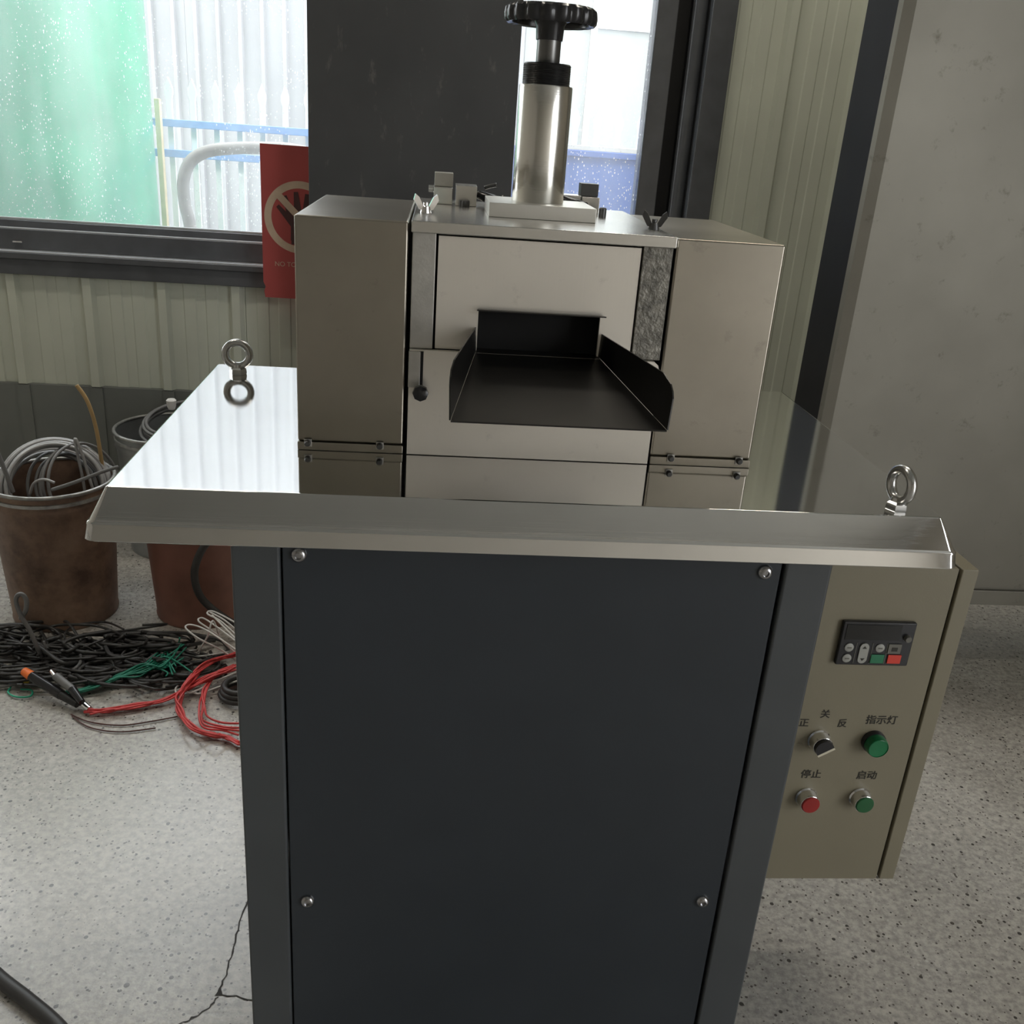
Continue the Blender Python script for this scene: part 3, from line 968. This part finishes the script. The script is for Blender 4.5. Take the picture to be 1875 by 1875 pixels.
# spindle
sb = box('bearing_block', -0.0665, 0.0775, 0.272, 0.40, Z(0.2981), Z(0.3165), M['milled'], None, 0.0008)
adopt(hd, sb)
SC = (0.0035, 0.337, Z(0))
hs = lathe('spindle_housing', [(0, .3166), (.0352, .3166), (.0358, .3175), (.0358, .4625), (.0350, .4640), (0, .4640)], M['cylinder'], None, 64, SC)
adopt(hd, hs)
thr = [(0, .4641)]
for k in range(12):
    z = .4642 + k * .0021
    thr += [(.0308, z), (.0318, z + .00105)]
thr += [(.0308, .4897), (.0300, .4905), (0, .4905)]
adopt(hd, lathe('threaded_collar', thr, M['blackthread'], None, 48, SC))
adopt(hd, lathe('spindle', [(0, .4906), (.0156, .4906), (.0158, .491), (.0158, .5215), (0, .5215)], M['darkspindle'] if 'darkspindle' in M else M.setdefault('darkspindle', plain('spindle_steel', (0.17, 0.17, 0.165), 0.3, 0.9)), None, 40, SC))
hw_ = lathe('handwheel', [(0, .5180), (.0172, .5180), (.0176, .519), (.0186, .535), (.0215, .540), (.040, .546), (.052, .5435), (.052, .553), (.030, .558), (.012, .562), (0, .5625)], M['blackplastic'], None, 56, SC)
adopt(hd, hw_)
bm = bmesh.new()
rings = []
NL, NS = 18, 180
prof = [(.0505, .5380), (.0575, .5365), (.0605, .5400), (.0612, .5470), (.0600, .5540), (.0555, .5575), (.0505, .5560), (.0490, .5470)]
for i in range(NS):
    t = 2 * math.pi * i / NS
    s = 0.5 + 0.5 * math.cos(NL * t)
    dent = 0.0032 * (1 - s) ** 2
    ring = []
    for r, z in prof:
        k = max(0, (r - .0505) / .0107)
        ring.append(bm.verts.new((SC[0] + (r - dent * k) * math.cos(t), SC[1] + (r - dent * k) * math.sin(t), Z(z))))
    rings.append(ring)
for i in range(NS):
    a, b = rings[i], rings[(i + 1) % NS]
    for k in range(len(prof)):
        bm.faces.new((a[k], a[(k + 1) % len(prof)], b[(k + 1) % len(prof)], b[k]))
sub(link_mesh('wheel_rim', bm, M['blackplastic'], None, True), hw_)

# small hardware on the top plate
def wing_nut(x, y, ang, mat):
    bm = bmesh.new()
    bm_lathe(bm, [(0, 0), (.0075, 0), (.0055, .008), (.0035, .009), (.0035, .013), (0, .013)], 16, (0, 0, 0))
    for s in (-1, 1):
        pts = [(s * .003, .003), (s * .009, .004), (s * .0165, .016), (s * .0145, .0235), (s * .0095, .0195), (s * .004, .0085)]
        bm_prism(bm, pts if s > 0 else pts[::-1], 1, -.0028, .0028)
    bmesh.ops.rotate(bm, verts=bm.verts[:], cent=(0, 0, 0), matrix=Matrix.Rotation(ang, 3, 'Z'))
    bmesh.ops.translate(bm, verts=bm.verts[:], vec=(x, y, Z(.2981)))
    sub(link_mesh('wing_nut', bm, mat, None, False), tp_)
wing_nut(-0.1495, 0.27, 0.2, M['chrome'])
wing_nut(0.1500, 0.24, -0.25, M['darkmetal'])
by0 = 0.43
def blk(name, x0, x1, y0, y1, z0, z1, mat, bev=0.0008):
    return sub(box(name, x0, x1, y0, y1, Z(z0), Z(z1), mat, None, bev), tp_)
blk('guide_block', -.1405, -.1130, by0, by0 + .05, .2981, .3215, M['topplate'])
blk('guide_block', -.1400, -.1125, by0 + .02, by0 + .05, .3217, .3410, M['greypost'])
blk('guide_block', -.1085, -.0775, by0 - .01, by0 + .045, .2981, .3265, M['topplate'])
blk('guide_block', .0790, .1060, by0, by0 + .045, .2981, .3215, M['topplate'])
blk('guide_block', .0790, .1060, by0 + .02, by0 + .045, .3217, .3395, M['darkmetal'])
for (x, y, z) in ((-.1445, by0 + .02, .318), (-.0745, by0 + .01, .314)):
    sub(lathe('cap_screw', [(0, -.004), (.0055, -.004), (.0055, .003), (.004, .004), (0, .004)], M['chrome'], None, 16, (x, y, Z(z)), Matrix(((0, 0, 1), (0, 1, 0), (-1, 0, 0)))), tp_)
for k in range(3):
    sub(lathe('cap_screw', [(0, 0), (.0042, 0), (.0042, .008), (.0034, .009), (0, .009)], M['darkmetal'], None, 14, (-.0955 + .0035 * (k - 1), by0 - .022 - .006 * (k % 2), Z(.2981))), tp_)
sub(tube('clamp_lever', [(-.0735, by0 + .01, Z(.314)), (-.062, by0 + .0, Z(.311)), (-.048, by0 - .006, Z(.308)), (-.038, by0 - .012, Z(.309))], .0065, M['blackplastic'], None, 6, 10, False, .0085), tp_)
sub(tube('lever_tip', [(-.066, by0 + .012, Z(.324)), (-.058, by0 + .012, Z(.327)), (-.048, by0 + .012, Z(.3295))], .003, M['darkmetal'], None, 4, 8), tp_)
sub(tube('clamp_lever', [(.0440, by0 - .01, Z(.318)), (.056, by0 - .016, Z(.314)), (.070, by0 - .02, Z(.311)), (.080, by0 - .03, Z(.308))], .0065, M['blackplastic'], None, 6, 10, False, .0085), tp_)
blk('guide_block', .040, .0785, by0 + .005, by0 + .04, .2981, .3225, M['topplate'])
sub(lathe('cap_screw', [(0, 0), (.0055, 0), (.0055, .012), (.004, .0135), (0, .0135)], M['darkmetal'], None, 14, (.1035, by0 - .05, Z(.2981))), tp_)

# ================================================================== CONTROL BOX
BY = 0.12
tl = on(1765, 1050, 1, BY)
brc = on(1605, 1610, 1, BY)
bz1 = on(1780, 1043, 1, BY).z
bz0 = on(1520, 1609, 1, BY).z
bxr = (tl.x + brc.x) / 2
bxe = (on(1795, 1042, 1, BY).x + on(1635, 1608, 1, BY).x) / 2
cb = empty('control_box', ((cx1 + bxe) / 2, BY + 0.12, bz0), 'cream control box with keypad and buttons on the stand side', 'control box')
bd = box('box_body', cx1 + 0.0165, bxr - 0.0045, BY, BY + 0.26, bz0, bz1, M['cream'], None, 0.0012)
adopt(cb, bd)
adopt(cb, box('door_seal', bxr - 0.0044, bxr - 0.0003, BY + 0.006, BY + 0.254, bz0 + 0.004, bz1 - 0.004, M['gap']))
adopt(cb, box('side_door', bxr, bxe, BY - 0.001, BY + 0.26, bz0, bz1, M['cream'], None, 0.002))

# keypad
kc = [on(x, y, 1, BY) for x, y in ((1541, 1133), (1676, 1137), (1656, 1216), (1527, 1211))]
kx0_, kx1_ = (kc[0].x + kc[3].x) / 2, (kc[1].x + kc[2].x) / 2
kz1_, kz0_ = (kc[0].z + kc[1].z) / 2, (kc[2].z + kc[3].z) / 2
kw, kh = kx1_ - kx0_, kz1_ - kz0_
kpad = box('keypad', kx0_, kx1_, BY - 0.008, BY - 0.0002, kz0_, kz1_, M['blackplastic'], None, 0.002)
adopt(cb, kpad)
ky_ = BY - 0.0082
def kbox(name, u0, u1, v0, v1, mat, d=0.0018, bev=0.0006):
    return sub(box(name, kx0_ + u0 * kw, kx0_ + u1 * kw, ky_ - d, ky_, kz1_ - v1 * kh, kz1_ - v0 * kh, mat, None, bev), kpad)
def kdisc(name, u, v, r, mat, d=0.0018, sides=24):
    return sub(lathe(name, [(0, 0), (r, 0), (r, d * .7), (r * .85, d), (0, d)], mat, None, sides, (kx0_ + u * kw, ky_, kz1_ - v * kh), FRONT), kpad)
kbox('screen', .05, .80, .06, .40, M['screen'], .0006, 0)
kr = kw * 0.062
kdisc('dial_knob', .90, .34, kr * .75, M['darkkey'], .006)
for (u, v) in ((.135, .58), (.135, .83), (.56, .58)):
    kdisc('key', u, v, kr, M['greykey'])
    sub(box('key_print', kx0_ + u * kw - kr * .5, kx0_ + u * kw + kr * .5, ky_ - .00205, ky_ - .0019, kz1_ - v * kh - kr * .16, kz1_ - v * kh + kr * .16, M['darkkey']), kpad)
# oblong up / down key
bm = bmesh.new()
pts = []
for k in range(13):
    t = math.pi * k / 12
    pts.append((kx0_ + .345 * kw + kr * math.cos(t), kz1_ - .57 * kh + kr * math.sin(t)))
for k in range(13):
    t = math.pi + math.pi * k / 12
    pts.append((kx0_ + .345 * kw + kr * math.cos(t), kz1_ - .84 * kh + kr * math.sin(t)))
sub(prism('key', pts, 1, ky_ - .0018, ky_, M['greykey']), kpad)
for s, v in ((1, .57), (-1, .84)):
    c = (kx0_ + .345 * kw, kz1_ - v * kh)
    q = kr * .5
    sub(prism('key_print', [(c[0] - q, c[1] - s * q * .5), (c[0] + q, c[1] - s * q * .5), (c[0], c[1] + s * q * .8)], 1, ky_ - .0021, ky_ - .0019, M['ink']), kpad)
kbox('key', .67, .85, .48, .70, M['darkkey'])
kbox('key_print', .72, .80, .55, .64, M['ink'], .0021, 0)
kbox('key', .46, .645, .73, .93, M['greenkey'])
kbox('key', .695, .88, .73, .93, M['redkey'])
for u in (.235, .455, .66):
    kbox('key_divider', u - .004, u + .004, .47, .95, M['darkkey'], .0005, 0)

def at(px, py):
    q = on(px, py, 1, BY)
    return (q.x, BY, q.z)
bez = [(0, 0), (.0175, 0), (.0178, .002), (.0160, .004), (.0155, .016), (.0152, .0185), (.0145, .019), (.0145, .016), (0, .016)]
def button(px, py, capmat, name):
    o = lathe(name, bez, M['chrome'], None, 36, at(px, py), FRONT)
    adopt(cb, o)
    sub(lathe('button_cap', [(0, .0162), (.0143, .0162), (.0143, .0200), (.0130, .0215), (0, .0218)], capmat, None, 36, at(px, py), FRONT), o)
button(1476, 1459, M['redcap'], 'push_button')
button(1574, 1459, M['greencap'], 'push_button')
lp = lathe('indicator_lamp', [(0, 0), (.0185, 0), (.0185, .006), (.0178, .008), (0, .008)], M['blackplastic'], None, 36, at(1598, 1356), FRONT)
adopt(cb, lp)
sub(lathe('lamp_lens', [(0, .0082), (.0168, .0082), (.0168, .016), (.0155, .021), (.0148, .0215), (.0145, .0205), (0, .0200)], M['greenlens'], None, 36, at(1598, 1356), FRONT), lp)
ss = lathe('selector_switch', bez, M['chrome'], None, 36, at(1499, 1354), FRONT)
adopt(cb, ss)
q = at(1499, 1354)
pts = []
ca = math.radians(32)
for k in range(15):
    t = math.pi * k / 14 + ca
    pts.append((q[0] + .0138 * math.cos(t), q[2] + .0138 * math.sin(t)))
dxy = Vector((math.sin(ca), -math.cos(ca)))
pts += [(q[0] - .0138 * math.cos(ca) + dxy.x * .004, q[2] - .0138 * math.sin(ca) + dxy.y * .004), (q[0] + .0138 * math.cos(ca) + dxy.x * .004, q[2] + .0138 * math.sin(ca) + dxy.y * .004)]
sub(prism('selector_handle', pts, 1, BY - .026, BY - .0165, M['blackplastic']), ss)
e0 = Vector((math.cos(ca), math.sin(ca)))
o_ = Vector((q[0], q[2]))
bar = [o_ - e0 * .0138 + dxy * .0042, o_ - e0 * .0138 + dxy * .0082, o_ + e0 * .0138 + dxy * .0082, o_ + e0 * .0138 + dxy * .0042]
sub(prism('selector_pointer', [(v.x, v.y) for v in bar], 1, BY - .0255, BY - .0165, M['whitebar']), ss)
for body, px, py, s in (('关', 1511, 1308, .0155), ('正', 1472, 1324, .0155), ('反', 1542, 1325, .0155), ('指示灯', 1614, 1319, .0165), ('停止', 1485, 1418, .0165), ('启动', 1587, 1420, .0165)):
    q = on(px, py, 1, BY)
    text('lettering', body, (q.x, BY - 0.0004, q.z), s, M['ink'], cb, bold=0.0006)

# ================================================================== PAILS AND WIRE
def pail(x, y, r, h, bodymat, rimmat, label, taper=0.86):
    t = 0.0025
    rb = r * taper
    o = empty('metal_pail', (x, y, 0), label, 'pail')
    def rz(z):
        return rb + (r - rb) * z / h
    b1 = h * .88
    prof = [(0, 0.004), (rb - .004, 0.004), (rb, 0.0), (rb + .002, 0.006), (rb, 0.012), (rz(b1 - .012), b1 - .012), (rz(b1) + .004, b1), (rz(b1 + .012), b1 + .012), (rz(h) , h - .008),
            (r - t, h - .008), (rb - t, .008), (0, .008)]
    a = lathe('pail_body', prof, bodymat, None, 56, (x, y, 0))
    rg = link_mesh('pail_rim', bm_tube(bmesh.new(), [Vector((x + r * math.cos(k * math.pi / 30), y + r * math.sin(k * math.pi / 30), h - .004)) for k in range(60)], .0055, 10, True), rimmat, None, True)
    band = lathe('pail_band', [(rz(h * .93) - .001, h * .915), (rz(h * .93) + .0035, h * .918), (rz(h * .95) + .0035, h * .94), (rz(h * .95) - .001, h * .943)], rimmat, None, 56, (x, y, 0))
    adopt(o, a, rg, band)
    return o
K = (CAM.z) / 1.2084
def scaled(x, y):
    return CAM.x + K * (x - CAM.x), CAM.y + K * (y - CAM.y)
p1x, p1y = scaled(-1.035, 1.175)
pr_ = 0.165
ph_ = 0.42
pail(p1x, p1y, pr_, ph_, M['rust'], M['galv'], 'rusty brown pail holding a coil of silvery wire')
p2x, p2y = scaled(-0.872, 1.60)
p2y = min(p2y, WALL_Y - 0.2)
pail(p2x, p2y, pr_, ph_, M['greypail'], M['galv'], 'grey metal pail with dark cable coil against the wall')
p3x, p3y = scaled(-0.70, 1.20)
pail(p3x, p3y, 0.155, 0.36, M['terracotta'], M['galv'], 'terracotta painted pail standing beside the stand')

def wire(name, pts, r, mat, label, cat='wire', group=None, sub_=8, n=6):
    o = tube(name, pts, r, mat, None, sub_, n)
    return tag(o, label, cat, group)

# big springy coil in the brown pail: one wire, many turns, leaning out over the rim
def coil_pts(cx, cy, cz, rad, turns, tilt, yaw, jitter, spread, seg=14):
    pts = []
    T = Matrix.Rotation(yaw, 3, 'Z') @ Matrix.Rotation(tilt, 3, 'X')
    N = int(turns * seg)
    ph = [R.uniform(-1, 1) for _ in range(int(turns) + 2)]
    for i in range(N + 1):
        t = 2 * math.pi * i / seg
        k = i / N
        turn = int(i / seg)
        f = (i % seg) / seg
        a = ph[turn] * (1 - f) + ph[turn + 1] * f
        rr = rad * (1 + jitter * a)
        v = T @ Vector((rr * math.cos(t), rr * math.sin(t), (k - .5) * spread + jitter * rad * .5 * a))
        pts.append(Vector((cx, cy, cz)) + v)
    return pts
wire('wire_coil', coil_pts(p1x + .01, p1y + .0, .378, .128, 12, math.radians(62), math.radians(28), .15, .15), .0052, WIRE['grey'], 'coil of silvery grey wire standing out of the brown pail', 'wire coil', n=8, sub_=4)
wire('wire_coil', coil_pts(p1x + .045, p1y + .03, .375, .105, 5, math.radians(72), math.radians(62), .18, .12), .0045, WIRE['midgrey'], 'smaller darker wire coil leaning in the brown pail', 'wire coil', n=8, sub_=4)
# loose ends around the same pail
def vplane(pts, y):
    return [on(a, b, 1, y) for a, b in pts]
wire('loose_wire', vplane([(170, 985), (152, 880), (137, 805), (150, 830), (165, 880), (186, 940)], p1y - .02), .004, WIRE['grey'], 'grey wire bent to a sharp peak above the brown pail', 'wire')
wire('tan_strip', vplane([(200, 940), (188, 858), (176, 785), (160, 735), (140, 705)], p1y + .06), .0055, WIRE['tan'], 'tan plastic strip sticking up out of the brown pail', 'strip')
wire('dark_rod', vplane([(95, 897), (140, 882), (190, 863), (216, 855)], p1y - .14), .005, WIRE['midgrey'], 'dark rod lying across the rim of the brown pail', 'rod')
wire('dark_rod', vplane([(24, 902), (10, 865), (-8, 820)], p1y - .11), .006, WIRE['midgrey'], 'dark rod leaning upright against the inside of the brown pail', 'rod')
wire('loose_wire', vplane([(55, 905), (62, 885), (80, 878), (100, 884)], p1y - .10), .004, WIRE['grey'], 'short grey wire hooked inside the front of the brown pail', 'wire')
wire('cable_coil', coil_pts(p2x + .05, p2y + .0, .440, .125, 5, math.radians(14), math.radians(-20), .16, .05), .0055, WIRE['midgrey'], 'dark cable coil heaped on the grey pail', 'cable coil', n=8, sub_=4)
pc = on(314, 740, 1, p2y - .02)
cn = lathe('white_plug', [(0, 0), (.010, 0), (.014, .01), (.016, .03), (.012, .034), (0, .034)], WIRE['white'], None, 18, (pc.x, pc.y, pc.z - .017))
tag(cn, 'small white plug on the dark cable coil', 'plug')

# wires on the floor by the stand; heights in metres above the floor
def fw(pts):
    return [on(a, b, 2, c) for a, b, c in pts]
def jit(pts, j, jz=0.004):
    return [(a + R.gauss(0, j), b + R.gauss(0, j * .55), max(.004, c + abs(R.gauss(0, jz)))) for a, b, c in pts]
GR = 'thin red insulated wires tangled beside the stand'
for k in range(9):
    base = [(440, 1362, .006), (415, 1350, .01), (385, 1345, .008), (350, 1330, .012), (328, 1300, .015), (330, 1275, .02), (345, 1250, .03), (380, 1215, .03), (420, 1200, .04), (455, 1190, .05)]
    wire('red_wire', fw(jit(base, 4.5, .008)), .0026, WIRE['red'], 'thin red wire looping across the floor beside the stand', 'wire', GR)
for k in range(8):
    base = [(158, 1306, .005), (200, 1300, .008), (250, 1292, .008), (300, 1280, .01), (340, 1262, .015), (385, 1240, .03), (430, 1222, .04)]
    wire('red_wire', fw(jit(base, 4.5, .006)), .0024, WIRE['red'], 'thin red wire running from the black clamps towards the stand', 'wire', 'thin red wires by the black clamps')
for k in range(4):
    base = [(440, 1345 - 6 * k, .006), (410, 1338 - 5 * k, .01), (372, 1325 - 4 * k, .01), (362 + 3 * k, 1295, .02), (375, 1262, .02), (400, 1235, .03), (445, 1215, .04)]
    wire('red_wire', fw(jit(base, 3.5, .006)), .0026, WIRE['red'], 'thin red wire curling in an inner loop beside the stand', 'wire', 'red wires in the inner loop')
for k in range(16):
    base = [(128, 1268, .006), (170, 1258, .012), (215, 1240, .02), (262, 1218 + R.uniform(-4, 16), .03), (300, 1205 + R.uniform(-12, 26), .03), (330 + R.uniform(-25, 18), 1190 + R.uniform(-18, 50), .035)]
    wire('green_wire', fw(jit(base, 4.0, .008)), .0023, WIRE['green'], 'thin dark green wire in a loose sheaf on the floor', 'wire', 'dark green wires on the floor')
wire('green_wire', fw([(20, 1258, .006), (15, 1268, .006), (30, 1276, .006), (55, 1275, .006), (58, 1264, .006), (38, 1262, .006)]), .0024, plain('bright_green_wire', (.02, .36, .22), .4), 'short bright green wire loop beside the black clamps', 'wire')
wire('green_wire', fw([(318, 1192, .02), (327, 1178, .03), (329, 1168, .05)]), .0024, plain('sea_green_wire', (.02, .36, .24), .4), 'short bright green wire end sticking up behind the white wires', 'wire')
GW = 'thin white wires leaning on the stand'
wd = [[(440, 1215, .02), (405, 1190, .06), (365, 1170, .10), (340, 1150, .12), (350, 1144, .12), (380, 1155, .12), (440, 1195, .08)],
      [(440, 1205, .03), (420, 1185, .06), (395, 1160, .1), (364, 1138, .13), (372, 1132, .13), (400, 1150, .12), (440, 1180, .1)],
      [(430, 1195, .03), (405, 1170, .07), (390, 1137, .14), (380, 1165, .1), (362, 1195, .03)],
      [(440, 1170, .1), (405, 1138, .13), (380, 1124, .14), (392, 1120, .14), (440, 1145, .12)],
      [(440, 1160, .1), (410, 1135, .13), (384, 1121, .14)],
      [(440, 1178, .1), (412, 1150, .12), (388, 1126, .14)],
      [(420, 1193, .03), (380, 1200, .03), (330, 1204, .02), (308, 1200, .02), (318, 1196, .02), (360, 1190, .03)],
      [(440, 1222, .02), (395, 1228, .02), (352, 1243, .02), (342, 1258, .02), (350, 1268, .015), (400, 1245, .03), (440, 1228, .04)],
      [(440, 1245, .03), (400, 1258, .02), (365, 1270, .012), (352, 1266, .012)],
      [(330, 1252, .02), (321, 1262, .015), (326, 1272, .012), (336, 1268, .015)]]
for w_ in wd:
    wire('white_wire', fw(w_), .0025, WIRE['white'], 'thin white wire bent in hairpins against the stand', 'wire', GW)
heap = bmesh.new()
for k in range(95):
    x0 = R.uniform(-90, 345)
    pts = []
    y0 = R.uniform(1160, 1238)
    a = R.uniform(0, 6.28)
    rx, ry = R.uniform(40, 125), R.uniform(10, 30)
    for i in range(7):
        t = a + i * R.uniform(.5, .75)
        pts.append((x0 + rx * math.cos(t), y0 + ry * math.sin(t), .006 + .055 * R.random() * (1 if y0 < 1190 else .5)))
    bm_tube(heap, catmull(fw(pts), 8), R.uniform(.003, .006), 6)
tag(link_mesh('cable_heap', heap, WIRE['dark'], None, True, autos=False), 'dark tangled heap of cables in front of the pails', 'cable heap', None, 'stuff')
wire('grey_cable', fw([(0, 1232, .02), (60, 1222, .02), (120, 1215, .025), (170, 1203, .02), (192, 1190, .02), (190, 1172, .03)]), .0045, WIRE['midgrey'], 'grey cable lying along the front of the dark heap', 'cable')
wire('grey_cable', fw([(100, 1170, .03), (130, 1182, .03), (148, 1203, .03), (140, 1222, .03), (110, 1235, .025), (70, 1244, .02), (30, 1252, .015), (-20, 1260, .01)]), .0048, WIRE['midgrey'], 'grey cable with a yellow mark curving over the black clamps', 'cable')
lb = tube('cable_mark', fw([(75, 1243, .0205), (60, 1246, .0195), (43, 1250, .0175)]), .0062, WIRE['label'], None, 4, 8)
tag(lb, 'yellow printed sleeve on the grey cable by the clamps', 'sleeve')
hy = on(80, 1215, 2, .02).y
wire('upright_cable', [on(82, 1213, 2, .01), on(70, 1190, 1, hy), on(55, 1155, 1, hy), on(40, 1130, 1, hy), on(30, 1105, 1, hy), on(31, 1092, 1, hy), on(40, 1088, 1, hy), on(48, 1098, 1, hy), on(47, 1118, 1, hy), on(38, 1132, 1, hy + .015)], .006, WIRE['midgrey'], 'grey cable rising from the heap in a narrow loop', 'cable')
wire('upright_cable', [on(82, 1205, 2, .02), on(84, 1190, 1, hy), on(80, 1174, 1, hy)], .003, WIRE['midgrey'], 'short dark wire end standing up in the heap', 'cable')
GB = 'thin brown wires on the bare floor'
wire('brown_wire', fw([(130, 1308, .004), (165, 1322, .004), (220, 1328, .004), (270, 1322, .004), (325, 1312, .004)]), .0018, WIRE['brown'], 'thin brown wire lying in a shallow bow on the bare floor', 'wire', GB)
wire('brown_wire', fw([(132, 1312, .004), (165, 1332, .004), (220, 1340, .004), (285, 1333, .004)]), .0018, WIRE['brown'], 'thin brown wire lying in a shallow bow on the bare floor', 'wire', GB)
# two black clamp handles, one orange tipped, with a silver jaw
def rod(name, a, b, r, mat, r_end=None, n=14):
    return link_mesh(name, bm_tube(bmesh.new(), catmull([a, (Vector(a) + Vector(b)) / 2, b], 4), r, n, False, r_end), mat, None, True)
c0 = on(50, 1232, 2, .05)
cl = empty('cable_clamp', (c0.x, c0.y, 0), 'black cable clamp with orange tip and silver jaw on the floor', 'clamp')
adopt(cl, rod('handle', on(58, 1238, 2, .05), on(112, 1272, 2, .028), .013, M['blackplastic']))
adopt(cl, rod('handle_tip', on(44, 1229, 2, .055), on(58, 1238, 2, .05), .0105, WIRE['orange'], .013))
adopt(cl, rod('jaw_arm', on(112, 1272, 2, .028), on(142, 1290, 2, .02), .012, M['blackthread'], .009))
adopt(cl, rod('jaw', on(142, 1281, 2, .022), on(164, 1299, 2, .014), .009, WIRE['silver'], .008))
c1 = on(92, 1232, 2, .05)
cl2 = empty('cable_clamp', (c1.x, c1.y, 0), 'smaller black cable clamp with grey tip beside the orange tipped one', 'clamp')
adopt(cl2, rod('handle', on(102, 1238, 2, .062), on(132, 1262, 2, .048), .010, WIRE['midgrey']))
adopt(cl2, rod('handle_tip', on(95, 1229, 2, .065), on(102, 1238, 2, .062), .006, WIRE['silver'], .008))
adopt(cl2, rod('jaw_arm', on(132, 1262, 2, .048), on(150, 1286, 2, .034), .011, M['blackplastic'], .008))
# black hose loop hanging in front of the terracotta pail, black coil at its foot, thick cable near the viewer
hy2 = p3y - .20
wire('black_hose', [Vector((cx0 - 0.004, cy1 - 0.10, 0.50)), Vector((cx0 - 0.06, cy1 + 0.2, 0.50))] + vplane([(430, 960), (395, 978), (368, 1010), (356, 1050), (366, 1090), (395, 1120), (440, 1150)], hy2), .0105, WIRE['dark'], 'thick black hose bowed in front of the terracotta pail', 'hose', n=12)
bc = []
b0 = on(430, 1268, 2, .012)
for i in range(42):
    t = 2 * math.pi * i / 14
    bc.append((b0.x + .02 + (.055 - .005 * (i // 14)) * math.cos(t), b0.y + (.055 - .005 * (i // 14)) * math.sin(t), .008 + .011 * (i / 14)))
wire('black_coil', bc, .0075, WIRE['dark'], 'small black cable coil on the floor against the stand', 'cable coil', n=8, sub_=3)
wire('thick_cable', fw([(-120, 1690, .014), (-50, 1745, .014), (0, 1792, .014), (55, 1835, .014), (108, 1882, .014), (160, 1950, .014)]), .0125, WIRE['dark'], 'thick black cable crossing the pale floor', 'cable', n=14)
